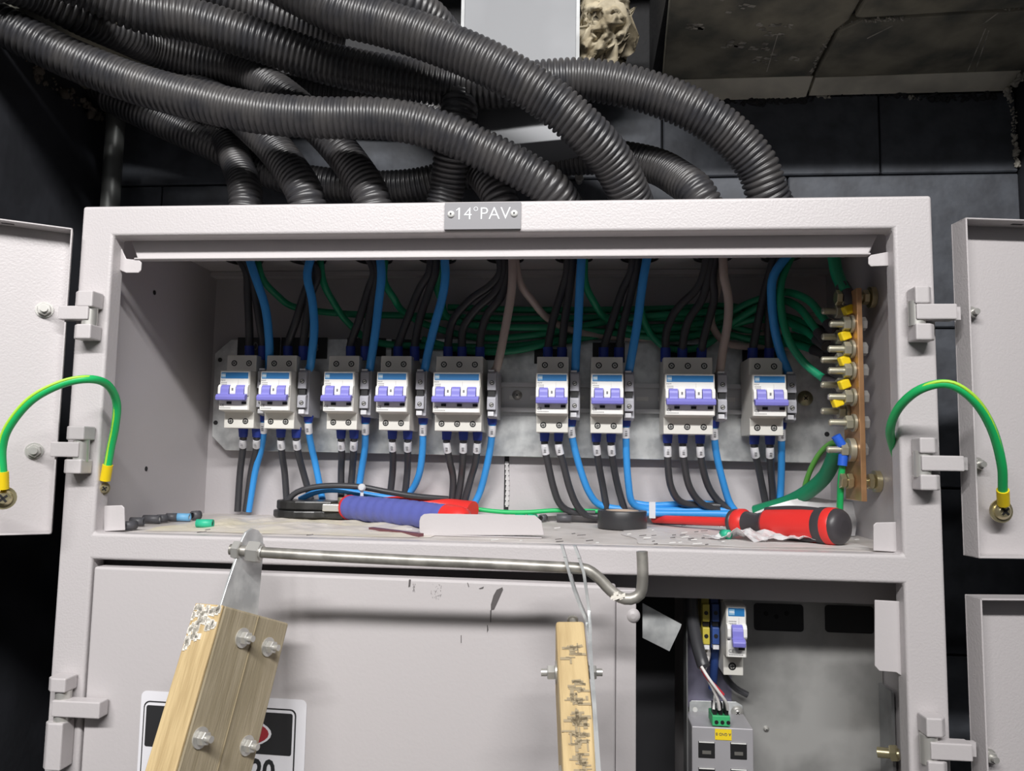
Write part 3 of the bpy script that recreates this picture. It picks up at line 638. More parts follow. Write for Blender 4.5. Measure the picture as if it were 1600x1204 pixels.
GN = [(0, BLUW, [(398, 430), (414, 478), (420, 525), (421, 560)]), (1, BLUW, [(480, 430), (488, 470), (491, 515), (487, 555), (485, 572)]), (2, BLUW, [(596, 430), (592, 470), (587, 515), (581, 555), (578, 575)]),
      (3, BLUW, [(696, 430), (691, 465), (680, 505), (670, 545), (664, 575)]), (4, BEIW, [(801, 430), (798, 465), (790, 510), (781, 555), (776, 575)]), (5, BLUW, [(907, 430), (905, 470), (903, 510), (900, 550), (899, 578)]),
      (6, BLUW, [(1006, 430), (1001, 465), (995, 510), (988, 550), (983, 578)]), (7, BEIW, [(1131, 430), (1138, 465), (1137, 505), (1129, 550), (1125, 580)]), (8, BLUW, [(1209, 430), (1206, 470), (1211, 515), (1221, 555), (1232, 582)])]
for g, mt, pts in GN:
    n = len(pts); q = [top(g, .009, -.010)]+[P(x, y, .160+(.19-.160)*j/(n-1)) for j, (x, y) in enumerate(pts)]
    q.append(V((TX[g]+.005, .198, RC+.027)) if g else V((TX[0]+.004, .203, RC+.027)))
    MB().tube(q, RU*1.04).build('power_cable', BLUW if mt is BLUW else BEIW, None, label='%s neutral cable from above into the terminal beside the %s breaker' % ('blue' if mt is BLUW else 'beige', ORD[g]), cat='cable', group='neutral cables above the terminals')
# earth wires running behind to the busbar
RG = .0042
GE = [
 ('green earth wire from the leftmost conduit looping low behind everything', GRNW, [top(0, .012, .008), (410, 435, .185), (432, 460, .2), (462, 480, .215), (540, 490, .225), (640, 493, .228), (800, 498, .228), (960, 496, .228), (1100, 500, .225), (1180, 520, .22), (1255, 528, .19), (1300, 548, .14)]),
 ('green earth wire dropping diagonally from the second conduit', GRNW, [top(1, .012, .008), (505, 440, .185), (520, 470, .2), (545, 505, .215), (590, 535, .225), (700, 541, .228), (800, 541, .228), (890, 528, .225), (1010, 512, .226), (1100, 515, .223), (1180, 532, .215), (1258, 540, .19), (1300, 560, .14)]),
 ('green earth wire from the third conduit crossing behind the fourth breaker', GRNW, [top(2, .012, .004), (600, 438, .18), (615, 465, .19), (632, 488, .21), (680, 512, .222), (760, 528, .226), (860, 520, .224), (960, 500, .222), (1090, 488, .222), (1150, 492, .22), (1220, 505, .2), (1290, 530, .15)]),
 ('green earth wire from the fourth conduit behind the blue cable', GRNW, [top(3, .010, .008), (682, 440, .19), (690, 470, .2), (702, 497, .215), (760, 510, .222), (860, 512, .222), (960, 520, .222), (1060, 528, .22), (1140, 508, .22), (1200, 495, .2), (1250, 512, .17), (1290, 540, .13)]),
 ('green earth wire bowing right from the sixth conduit', GRNW, [top(5, .012, .004), (914, 440, .185), (927, 470, .195), (948, 498, .21), (990, 515, .22), (1060, 512, .222), (1130, 495, .22), (1160, 478, .21), (1190, 466, .2), (1225, 456, .18), (1262, 468, .16), (1285, 495, .14), (1305, 520, .12)]),
 ('green earth wire bowing right from the seventh conduit', GRNW, [top(6, .010, .004), (1001, 455, .19), (1004, 495, .205), (1022, 528, .215), (1050, 545, .22), (1100, 540, .22), (1150, 500, .21), (1210, 470, .19), (1245, 478, .17), (1268, 505, .15), (1290, 535, .13)]),
 ('green earth wire from the rightmost conduit curving down to a black sleeve', GRNW, [top(8, .013, .0), (1221, 440, .165), (1221, 485, .165), (1232, 530, .16), (1255, 565, .155), (1285, 590, .14), (1310, 603, .125)]),
 ('upper green earth wire in the bundle behind the sixth and seventh breakers', GRNW, [(700, 480, .235), (820, 484, .235), (940, 484, .235), (1050, 482, .235), (1130, 478, .23), (1200, 488, .21), (1245, 500, .18), (1290, 520, .15)]),
 ('lowest green earth wire sagging behind the three-pole breaker at left', GRNW, [(660, 530, .222), (730, 548, .222), (800, 548, .222), (860, 536, .222), (940, 524, .224), (1040, 520, .228), (1150, 526, .226), (1220, 532, .2), (1290, 552, .15)]),
 ('beige cable curving right from the fifth conduit into the green bundle', BEIW, [top(4, .011, -.006), (812, 440, .17), (832, 470, .185), (860, 500, .205), (910, 520, .22), (1000, 528, .228), (1100, 520, .232), (1180, 524, .22), (1235, 512, .19), (1275, 492, .16), (1300, 505, .14)]),
 ('beige cable hanging in a loop behind the right three-pole breaker', BEIW, [top(7, .012, .006), (1122, 450, .19), (1113, 480, .2), (1113, 508, .205), (1132, 534, .21), (1165, 541, .215), (1210, 540, .215), (1250, 545, .21)]),
]
for lab, mt, pts in GE:
    q = [p if isinstance(p, V) else P(*p) for p in pts]
    o = MB().tube(q, RG).build('earth_wire', mt, None, label=lab, cat='wire')
    if mt is GRNW and 'hanging' not in lab:
        d = (q[-1]-q[-2]).normalized(); MB().cyl(q[-1]-d*.018, q[-1]+d*.001, RG*1.3, 14).build('black_sleeve', BLKT, o)
q = [PZ(1305, 400, -.004)*1.0, P(1306, 420, .115), P(1313, 440, .108), P(1322, 456, .10)]; q[0] = V((q[1].x-.002, .12, -.006))
o = MB().tube(q, .0062).build('earth_wire', GRNW, None, label='thick green earth wire entering the top of the copper busbar', cat='wire')
MB().tube([P(1316, 446, .106), P(1324, 460, .1), P(1334, 482, .098)], .0068).build('black_sleeve', BLKT, o)

# outgoing cables below the breakers
RL = .0041
GL = [(0, 0, 'k', [(380, 684), (379, 705), (375, 740), (371, 802)]), (0, 1, 'k', [(401, 684), (400, 705), (393, 735), (384, 802)]), (0, 2, 'b', [(412, 670), (408, 700), (398, 740), (388, 802)]),
 (1, 0, 'k', [(439, 686), (441, 712), (445, 740), (449, 802)]), (1, 1, 'k', [(463, 686), (467, 712), (476, 745), (492, 802)]), (1, 2, 'b', [(482, 668), (486, 695), (494, 730), (508, 802)]),
 (2, 0, 'k', [(533, 686), (534, 712), (533, 740), (533, 802)]), (2, 1, 'k', [(553, 688), (552, 712), (550, 740), (545, 802)]), (2, 2, 'b', [(571, 670), (570, 700), (564, 740), (555, 802)]),
 (3, 0, 'k', [(613, 690), (614, 715), (613, 742), (606, 802)]), (3, 1, 'k', [(637, 690), (637, 715), (636, 742), (629, 802)]), (3, 2, 'b', [(661, 672), (660, 705), (655, 740), (643, 766), (625, 777)]),
 (4, 0, 'k', [(698, 694), (703, 722), (708, 750), (704, 805)]), (4, 1, 'k', [(724, 692), (723, 722), (720, 750), (711, 805)]), (4, 2, 'k', [(746, 692), (743, 722), (735, 750), (720, 805)]), (4, 3, 'b', [(769, 672), (766, 700), (759, 735), (750, 768), (737, 795)]),
 (5, 0, 'k', [(851, 697), (857, 728), (865, 762), (875, 787), (893, 799), (930, 801)]), (5, 1, 'k', [(873, 697), (881, 728), (891, 765), (904, 793), (922, 806), (960, 806)]), (5, 2, 'b', [(893, 675), (899, 705), (909, 740), (921, 770), (938, 789), (975, 796)]),
 (6, 0, 'k', [(932, 697), (936, 728), (942, 760), (949, 800)]), (6, 1, 'k', [(955, 697), (959, 728), (966, 762), (977, 800)]), (6, 2, 'b', [(978, 676), (979, 715), (982, 755), (988, 785), (1010, 795), (1070, 797), (1140, 797)]),
 (7, 0, 'k', [(1043, 700), (1044, 732), (1049, 762), (1064, 784), (1095, 789), (1125, 790)]), (7, 1, 'k', [(1067, 700), (1070, 730), (1078, 762), (1096, 786), (1125, 798), (1155, 806)]), (7, 2, 'k', [(1094, 700), (1098, 730), (1107, 760), (1122, 782), (1140, 796)]), (7, 3, 'b', [(1116, 680), (1120, 712), (1129, 750), (1140, 785), (1153, 803)]),
 (8, 0, 'k', [(1179, 702), (1185, 730), (1192, 765), (1199, 800)]), (8, 1, 'k', [(1203, 702), (1204, 730), (1207, 765), (1209, 800)]), (8, 2, 'b', [(1221, 682), (1221, 720), (1220, 760), (1217, 800)])]
YB = lambda t: .205+.030*min(1, t*1.3)
for g, k, c, pts in GL:
    n = len(pts); q = [P(x, y, YB(j/(n-1))) for j, (x, y) in enumerate(pts)]
    zt = RC-.040 if c == 'k' else RC-.026
    q = [V((q[0].x, .204, zt))]+q
    for v in q: v.z = max(v.z, FL+RL+.0003)
    npol = spec[g][2]
    lab = ('black cable leaving the underside of the %s breaker at its %s pole' % (ORD[g], POLE[npol][k])) if c == 'k' else 'bright blue cable hanging from the terminal beside the %s breaker' % ORD[g]
    o = MB().tube(q, RL).build('power_cable', BLKW if c == 'k' else BLUW, None, label=lab, cat='cable', group='outgoing cables below the breakers')
    cum = resample(q, .001)
    MB().tube(cum[0:15:3] if c == 'k' else cum[0:9:2], lambda t: .0060-.001*t, seg=12, step=.003).build('ferrule_boot', BOOT, o)
    a0 = 15 if c == 'k' else 9
    mk = MB().tube(cum[a0:a0+13:3], RL*1.12, seg=12, step=.003).build('marker_sleeve', MARK, o)
    p = cum[a0+6]; b = MB()
    for dz in (-.003, -.001, .0012, .0032): b.box((p.x-.0012, p.y-RL*1.12-.0003, p.z+dz-.0005), (p.x+.0014, p.y-RL*1.12+.0006, p.z+dz+.0005))
    b.build('printed_digits', PRINT, mk)
# long blue, black and green runs lying on the shelf
def lay(pts, r, mt, label, name='power_cable', cat='cable', dz=0):
    q = [P(*p) for p in pts]
    for v in q: v.z = max(v.z, FL+r+.0003+dz)
    return MB().tube(q, r).build(name, mt, None, label=label, cat=cat)
lay([(985, 784, .235), (1020, 789, .235), (1080, 786, .24), (1140, 788, .24)], .0036, BLUW, 'thin blue cable lying at the back beside the black tape roll')
lay([(1010, 801, .228), (1060, 802, .23), (1110, 802, .23), (1150, 803, .228)], .0040, BLUW, 'blue cable lying along the red tool shaft')
lay([(447, 785, .2), (465, 768, .2), (505, 759, .2), (560, 760, .2), (605, 768, .205), (650, 775, .215), (700, 779, .23)], .0034, BLKW, 'dark grey cable arching over the black cutter head')
lay([(468, 780, .215), (495, 768, .215), (525, 765, .215), (560, 770, .22), (600, 776, .225), (640, 778, .23)], .0034, BLUW, 'blue cable arching behind the cutter head beneath the grey one')
lay([(735, 794, .235), (780, 799, .235), (820, 800, .235), (870, 797, .235), (920, 798, .235), (985, 800, .235)], .0026, GRN2, 'thin green wire lying along the back of the shelf', 'earth_wire', 'wire')
lay([(1312, 690, .11), (1296, 694, .13), (1278, 712, .15), (1262, 745, .17), (1250, 790, .19), (1240, 830, .2)], .0028, mat('green_yellow_wire', (.13, .42, .07), .45), 'thin yellow-green wire curving left from the blue lug on busbar', 'earth_wire', 'wire')
lay([(1306, 702, .12), (1302, 718, .13), (1288, 745, .15), (1262, 768, .17), (1230, 785, .19), (1180, 800, .21)], .0078, mat('dark_green_cable', (.01, .22, .10), .42), 'thick dark green cable bending left from the lowest busbar stud', 'earth_wire', 'wire')
lay([(1317, 722, .1), (1314, 750, .105), (1312, 800, .115), (1312, 830, .12)], .0032, GRN2, 'short bright green wire hanging straight below the busbar lug', 'earth_wire', 'wire')
def tie(px, py, Y, label):
    c = P(px, py, Y); b = MB(); b.lathe([(0, .0045), (.002, .0045), (.0035, .003)], c+V((0, -.006, 0)), (0, -1, 0), 12); b.box(c+V((-.0018, -.006, -.020)), c+V((.0018, -.005, .0)))
    b.build('cable_tie', TIE, None, label=label, cat='cable tie')
tie(568, 761, .196, 'translucent cable tie with round head on the arching grey cable'); 
c = P(1019, 795, .2); MB().box(c+V((-.0035, -.002, -.010)), c+V((.0035, 0, .008))).build('cable_tie', TIE, None, label='clear cable tie tail between the tape roll and red shaft', cat='cable tie')

# ================================================================ BUSBAR
XB = .352; bar = thing('copper_busbar', (XB, .1, -.272), 'vertical copper earth busbar bolted to the right side wall', 'busbar')
zt_, zb_ = PX(1342, 447, XB).z, PX(1345, 783, XB).z
MB().box((XB, .080, zb_), (XB+.005, .124, zt_)).build('bar', COPPER, bar, bevel=.0006)
def stud(px, py, Y, L=None, hexx=0, mt=STUDM, rs=.0036, wash=.0088):
    tip = P(px, py, Y); z = tip.z; b = MB(); n = 14; prof = []; x = 0; L = XB-tip.x
    while x < L: prof += [(x, rs), (x+.0008, rs*.80)]; x += .0016
    b.lathe([(0, rs*.7)]+prof[1:]+[(L, rs)], tip, (1, 0, 0), 12)
    o = b.build('stud', mt, bar)
    n1 = MB(); n1.hexn(V((XB-.0065-hexx, Y, z)), (1, 0, 0), .0072, .0065); n1.build('nut', mt, o)
    n2 = MB(); n2.cyl(V((XB-.0028-hexx, Y, z)), V((XB-.0004, Y, z)), wash, 20); n2.build('washer', mt, o)
    n3 = MB(); n3.hexn(V((XB+.009, Y, z)), (1, 0, 0), .0068, .006); n3.build('bolt_head', STEEL, o)
for px, py in ((1296, 506), (1294, 545), (1294, 579), (1294, 620), (1295, 660)): stud(px, py, .092)
for px, py in ((1284, 486), (1284, 526), (1283, 562), (1283, 601), (1283, 642)): stud(px, py, .113)
stud(1292, 702, .098, hexx=.003, wash=.0115); 
for py in (455, 752):
    z = PX(1342, py, XB).z; b = MB(); b.cyl((XB-.012, .102, z), (XI-.001, .102, z), .0036, 12); o = b.build('standoff_bolt', BRASS, bar)
    for xx, mt in ((XB-.010, BRASS), (XB-.0035, BRASS), (XI-.009, BRASS)): n_ = MB(); n_.hexn((xx, .102, z), (1, 0, 0), .0075, .0055); n_.build('nut', mt, o)
    n_ = MB(); n_.cyl((XI-.0055, .102, z), (XI-.0005, .102, z), .0105, 20); n_.build('washer', BRASS, o)
lugs = [(1325, 484, YBOOT), (1320, 524, YBOOT), (1319, 563, YBOOT), (1319, 600, YBOOT), (1308, 628, YBOOT)]
for i, (px, py, mt) in enumerate(lugs):
    c = P(px, py, .094); b = MB(); b.obox(c, V((.0045, .001, .0018)), V((-.001, .003, 0)), V((-.0015, 0, .0042))); b.build('yellow_lug', mt, bar, bevel=.0012)
for px, py, d in ((1312, 690, V((-.3, 0, .5))), (1317, 716, V((-.1, 0, -1)))):
    c = P(px, py, .098); b = MB(); b.cyl(c-d.normalized()*.004, c+d.normalized()*.007, .0045, 14); b.build('blue_lug', BOOTL, bar)

# ================================================================ DOOR EARTH STRAPS
def strap(pts, label, lugA, lugB, nA, nB):
    q = [P(*p) for p in pts]; o = MB().tube(q, .0036, step=.003, seg=12).build('earth_strap', GRN2, None, label=label, cat='earth strap')
    q2 = [v+V((.0, -.0030, .0016)) for v in resample(q, .006)]; MB().tube(q2, .0014, step=.004, seg=6).build('yellow_stripe', YELW, o)
    for end, nx, nrm, bp in ((q[0], q[1], nA, lugA), (q[-1], q[-2], nB, lugB)):
        d = (end-nx).normalized(); MB().cyl(end-d*.002, end+d*.013, .0047, 14).build('yellow_lug', YBOOT, o)
        if bp:
            c = end+d*.021; b = MB(); b.cyl(c-nrm*.004, c-nrm*.0025, bp, 22); b.m = 0; b.lathe([(0, bp*.72), (.002, bp*.72), (.0045, bp*.45)], c-nrm*.0025, nrm, 20); b.m = 1
            u = nrm.orthogonal().normalized(); w_ = nrm.cross(u); b.obox(c+nrm*.002, u*bp*.4, w_*bp*.09, nrm*.0005); b.obox(c+nrm*.002, w_*bp*.4, u*bp*.09, nrm*.0005); b.m = 0
            b.cyl(c-nrm*.012, c-nrm*.004, bp*.4, 12); b.build('screw', [BRASS, DARK], o)
strap([(4, 740, -.062), (3, 700, -.066), (15, 665, -.07), (50, 624, -.07), (98, 599, -.062), (140, 592, -.05), (168, 601, -.03), (182, 628, -.012), (180, 665, -.004), (173, 700, .002), (168, 729, .005)], 'green and yellow earth strap from left door into the cabinet', .0098, .0062, nd, V((.7, -.7, 0)).normalized())
strap([(1567, 768, -.014), (1565, 725, -.03), (1550, 670, -.045), (1522, 625, -.055), (1482, 600, -.055), (1438, 608, -.045), (1405, 636, -.025), (1391, 670, -.004), (1396, 700, .02), (1408, 730, .03)], 'green and yellow earth strap from cabinet to right door', .0098, None, nr, V((-1, 0, 0)))

# ================================================================ THINGS ON THE SHELF
def crumple(name, outline_fn, nx, ny, amp, mt, label, cat, seed, base=FL+.0003, top_fn=None, freq=22):
    b = MB(); vs = []; fs = []; eg = lambda u, v: min(1, u*8, (1-u)*8, v*5, (1-v)*5)**.7 if cat == 'film' else 1
    for j in range(ny+1):
        for i in range(nx+1):
            p = outline_fn(i/nx, j/ny); h = noise.noise(V((p.x*freq+seed, p.y*freq, seed*3.1)))*.6+noise.noise(V((p.x*freq*3, p.y*freq*3+seed, 1.7)))*.35
            hh = (top_fn(i/nx, j/ny) if top_fn else 0)
            vs.append(V((p.x, p.y, base+max(0, (h+.35))*amp*max(.03, eg(i/nx, j/ny))+hh)))
    for j in range(ny):
        for i in range(nx): a = j*(nx+1)+i; fs.append((a, a+1, a+nx+2, a+nx+1))
    b.add(vs, fs, False); o = b.build(name, mt, None, label=label, cat=cat)
    s = o.modifiers.new('solid', 'SOLIDIFY'); s.thickness = .0002; return o
def quadf(a, b_, c, d, wob=.05, seed=0):
    A, B, C_, D_ = [V(x) for x in (a, b_, c, d)]
    def f(u, v):
        e = 1+wob*noise.noise(V((u*3+seed, v*3, seed)))
        uu = .5+(u-.5)*e; vv = .5+(v-.5)*e
        return A.lerp(B, uu).lerp(D_.lerp(C_, uu), vv)
    return f
g = lambda px, py: PZ(px, py, FL)
crumple('protective_film', quadf((-.335, .205, 0), (-.06, .22, 0), (-.05, .035, 0), (-.325, .03, 0), .12, 3), 56, 30, .0052, FILM, 'rumpled beige protective film spread on the shelf under the pliers', 'film', 3)
crumple('plastic_wrap', quadf((.13, .20, 0), (.345, .22, 0), (.34, .03, 0), (.14, .03, 0), .12, 6), 40, 22, .0022, mat('dusty_wrap', (.66, .625, .61), .5), 'flat dusty plastic wrap under the red screwdriver', 'film', 6)
# clear bag around the screwdriver handle
def bagtop(u, v): return .030*max(0, 1-((u-.45)/.42)**2)*max(0, (v))**1.5
pA = P(1165, 815, .17); 
b = MB(); nx = 18
ol = [(1178, 800, .165), (1205, 790, .168), (1235, 781, .172), (1262, 775, .175), (1300, 781, .178), (1335, 784, .18), (1370, 783, .182), (1352, 800, .172), (1340, 815, .165), (1335, 840, .155), (1300, 842, .155), (1240, 840, .155), (1190, 828, .16)]
ctr = P(1260, 812, .163); vs = [ctr]+[P(*p)+V((0, random.uniform(-.004, .004), 0)) for p in ol]; n = len(ol)
for v in vs: v.z = max(v.z, FL+.0008)
b.add(vs, [(0, 1+(i+1) % n, 1+i) for i in range(n)], False)
o = b.build('plastic_bag', CLEAR, None, label='clear crumpled plastic bag behind the screwdriver handle', cat='bag')
md = o.modifiers.new('s', 'SOLIDIFY'); md.thickness = .0003
crumple('plastic_bag', quadf(P(1140, 832, .115), P(1285, 842, .10), P(1290, 862, .06), P(1100, 848, .07), .15, 9), 26, 10, .016, CLEAR, 'clear crumpled plastic film in front of the screwdriver handle', 'bag', 9, freq=45)

# black tape roll
c = g(974, 829); c = V((c.x, c.y+.024, FL+.0008))
b = MB(); b.lathe([(0, .0262), (.0006, .0266), (.0184, .0266), (.019, .0262), (.019, .0175), (0, .0175)], c, (0, 0, 1), 48); b.m = 1; b.lathe([(0, .0176), (.0192, .0176), (.0192, .0163), (0, .0163), (0, .0176)], c, (0, 0, 1), 40, cap=False)
b = MB(); b.lathe([(0, .0175), (0, .0262), (.0006, .0266), (.0184, .0266), (.019, .0262), (.019, .0178), (0, .0175)], c, (0, 0, 1), 48, cap=False)
o = b.build('tape_roll', TAPE, None, label='roll of black insulating tape lying flat near the shelf edge', cat='tape')
MB().lathe([(0, .0177), (.0193, .0177), (.0193, .0163), (0, .0163), (0, .0177)], c, (0, 0, 1), 40, cap=False).build('cardboard_core', CARD, o)

# screwdriver
tip = PZ(1014, 810, FL+.0062); he = PZ(1325, 823, FL+.0180); ax = (he-tip); Ls = ax.length; ax.normalize()
sd = thing('screwdriver', tuple((tip+he)/2), 'red and black handled screwdriver with red insulated shaft lying at right', 'screwdriver')
def at(px): # distance along the tool for a place along its length
    best = None
    for i in range(300):
        p = tip+ax*(Ls*1.05*i/299); d = p-CAM; x = 800+FPX*d.dot(RR)/d.dot(RF)
        if best is None or abs(x-px) < best[0]: best = (abs(x-px), Ls*1.05*i/299)
    return best[1]
def seg_(pr, n, m_, lab=None, k=26): MB().lathe([(at(x), r_) for x, r_ in pr], tip, ax, k).build(n, m_, sd, label=lab)
seg_([(1014, .0012), (1024, .0030)], 'blade_tip', STEEL, None, 12)
seg_([(1022, .0046), (1148, .0048)], 'insulated_shaft', REDT, 'red insulated shaft', 16)
seg_([(1143, .0105), (1146, .0135), (1151, .0140), (1152, .0130)], 'collar', BLKT)
seg_([(1151, .0128), (1156, .0143), (1163, .0142), (1167, .0118)], 'guard_ring', REDT)
seg_([(1166, .0120), (1172, .0108), (1184, .0100), (1194, .0118), (1201, .0150), (1203, .0150)], 'neck', BLKT)
seg_([(1200, .0146), (1206, .0158), (1235, .0166), (1262, .0170), (1283, .0166)], 'grip', REDT, 'bright red grip panel')
b = MB()
for s_ in range(3):
    a_ = s_*2.094+2.3; u = ax.orthogonal().normalized(); wq = ax.cross(u); dr_ = u*math.cos(a_)+wq*math.sin(a_); pts = []
    for px in (1202, 1215, 1240, 1265, 1290): pts.append(tip+ax*at(px)+dr_*(.0143+.0022*math.sin((px-1200)/95*math.pi)))
    MB().tube(pts, .0028, 8, .006).build('rubber_rib', BLKT, sd)
seg_([(1281, .0168), (1284, .0174), (1293, .0176), (1296, .0172)], 'rubber_band', BLKT)
seg_([(1295, .0172), (1299, .0175), (1307, .0171), (1308, .0165)], 'end_band', REDT)
seg_([(1307, .0167), (1312, .0163), (1317, .0145), (1320, .0110), (1321.5, .006)], 'end_cap', BLKT, 'dark rounded end cap')

# cable-cutter pliers
A = PZ(545, 792, FL+.0155); B = PZ(700, 808, FL+.0155)
pl_ = thing('cable_cutter', (A.x, A.y, FL), 'cable cutter pliers with ribbed blue and red grips and black round head', 'pliers')
ax2 = (B-A).normalized()
def ribbed(a, b_, r0, r1, n):
    L_ = (b_-a).length; pr = []
    for i in range(n*4+1):
        t = i/(n*4); r = r0+(r1-r0)*t+.0012*math.sin(t*math.pi); pr.append((t*L_, r*(1-.06*(1 if i % 4 == 0 else 0))))
    return pr
MB().lathe([(0, .010), (.001, .0128), (.004, .0140), (.0065, .0142)], A-ax2*.004, ax2, 24).build('grip_collar', REDT, pl_)
MB().lathe(ribbed(A, B, .0135, .0125, 11), A, ax2, 24).build('front_grip', BLUT, pl_, label='ribbed blue front grip')
YR2 = A.y+.034
MB().tube([P(562, 782, YR2), P(600, 783, YR2), P(650, 786, YR2), P(700, 791, YR2), P(722, 796, YR2-.006), P(738, 800, YR2-.012)], lambda t: .0060+.0030*t+.0045*max(0, t-.7)*3, 16, .004).build('rear_grip', REDT, pl_, label='red rear grip')
MB().lathe([(0, .0132), (.012, .0126), (.024, .0110), (.028, .006)], B-ax2*.001, ax2, 20).build('grip_end', REDT, pl_)
# head: two stacked rounded jaws and the pivot
def arcpts(cx, cy, rx, ry, a0, a1, n=14): return [V((cx+rx*math.cos(math.radians(a0+(a1-a0)*i/n)), cy+ry*math.sin(math.radians(a0+(a1-a0)*i/n)), 0)) for i in range(n+1)]
lx = P(428, 790, A.y+.010).x; hc = V((lx+.036, A.y+.012, 0))
def jaw(pts, z, h, nm): 
    for v in pts: v.z = FL+z
    MB().prism(pts, (0, 0, h)).build(nm, OILM, pl_, bevel=.0018)
jaw(arcpts(hc.x, hc.y, .036, .024, 60, 320)+[V((A.x-.004, A.y-.008, 0)), V((A.x-.004, A.y+.010, 0))], .0022, .0085, 'lower_jaw')
jaw(arcpts(hc.x+.001, hc.y+.002, .0345, .023, 35, 300)+[V((A.x-.020, A.y-.004, 0)), V((A.x-.012, A.y+.020, 0))], .0112, .0105, 'upper_jaw')
MB().cyl((A.x-.010, A.y+.008, FL+.0025), (A.x-.010, A.y+.008, FL+.026), .0055, 16).build('pivot_bolt', BRASS, pl_)
MB().box((A.x-.028, A.y-.010, FL+.0108), (A.x-.002, A.y+.004, FL+.019)).build('cam_block', STEEL, pl_, bevel=.001)

# grey blanking strip with rounded corner, standing at the front edge
pts = [(658, 842), (655, 835), (655, 820), (657, 813), (662, 809), (672, 808), (836, 811), (846, 820), (850, 842)]
Z0 = [P(x, y, .052) for x, y in pts]; mz = min(v.z for v in Z0)
MB().prism([v+V((0, 0, FL+.0004-mz)) for v in Z0], (0, .0012, 0)).box((Z0[0].x+.004, .052, FL+.0003), (Z0[-1].x-.002, .062, FL+.0013)).build('blanking_strip', PAINT2, None, bevel=.0003, seg=1, label='light grey sheet metal strip with a rounded corner at the shelf edge', cat='strip')
a, c = PZ(580, 826, FL+.002), PZ(658, 836, FL+.002); d = (c-a)
MB().obox((a+c)/2, d/2, V((-d.y, d.x, 0)).normalized()*.003, (0, 0, .0018)).build('plastic_strip', MAROON, None, label='narrow maroon plastic strip in front of the blue grip', cat='strip')
# cable offcuts
def offcut(px, py, L_, angz, mt, label, core=None, r=.0042, tilt=0):
    c = PZ(px, py, FL+r); c.y = min(c.y, D-.014) if px > 400 else c.y; d = V((math.cos(angz), math.sin(angz), tilt)).normalized(); a = c-d*L_/2; a.z = FL+r+.001+abs(tilt)*L_/2
    b = MB(); b.lathe([(0, r*.6), (0, r), (L_, r), (L_, r*.6), (L_*.9, r*.55)], a, d, 18, cap=False); b.m = 1
    b.lathe([(.001 if not core else -.0002, r*.6), (.0012, r*.3)], a, d, 14); b.cyl(a+d*L_*.93, a+d*L_*.95, r*.62, 12)
    b.build('cable_offcut', [mt, core or DARK], None, label=label, cat='offcut', group='cable insulation offcuts on the shelf')
offcut(203, 822, .012, 1.2, LBLACK, 'hollow black cable offcut nearest the lower left corner tab')
offcut(214, 816, .013, .25, LBLACK, 'black offcut just behind the leftmost hollow one')
offcut(237, 812, .017, .1, LBLACK, 'longer black offcut with a white end, third from the left', LEND)
offcut(253, 811, .010, 1.0, LBLACK, 'hollow black offcut between the white-ended and blue ones')
offcut(268, 809, .011, .3, LBLACK, 'black offcut tucked behind the blue one')
offcut(283, 809, .019, .05, LBLUE, 'light blue cable offcut with a white cut end', LEND)
offcut(306, 806, .009, 1.1, LBLACK, 'round black offcut just right of the blue one', r=.005)
offcut(320, 819, .016, .1, LGREEN, 'hollow green offcut in front of the row at left')
offcut(818, 804, .012, 0, LGREEN, 'short green offcut by the thin green wire near the panel seam')
offcut(838, 801, .011, .5, LGREEN, 'pale green offcut leaning on a hollow grey one')
offcut(849, 809, .008, 1.0, LBLACK, 'hollow grey offcut left of the white-ended black one')
offcut(882, 808, .017, 0, LBLACK, 'black offcut with white end lying below the sixth breaker', LEND, r=.0045)
offcut(1134, 836, .009, 2.1, LGREEN, 'small green offcut with a pale core in front of screwdriver', LEND, r=.0045)
rnd = random.Random(21); b = MB()
for _ in range(46):
    px = rnd.choice([rnd.uniform(850, 1140), rnd.uniform(1000, 1130), rnd.uniform(300, 1350)]); py = rnd.uniform(815, 852)+max(0, (px-900))*.012
    c = PZ(px, py, FL+.0032); b.m = 0 if rnd.random() < .62 else 1; a_ = rnd.uniform(-.5, .5); l = rnd.uniform(.001, .0042); c.y = max(.004, c.y)
    b.obox(c, V((math.cos(a_), math.sin(a_), .1))*l, V((-math.sin(a_), math.cos(a_), 0))*rnd.uniform(.0004, .001), (0, 0, .0003))
b.build('wire_scraps', [SCUFF, LEND], None, label='scattered dark slivers and pale crumbs of stripped cable on the shelf', cat='debris', kind='stuff')

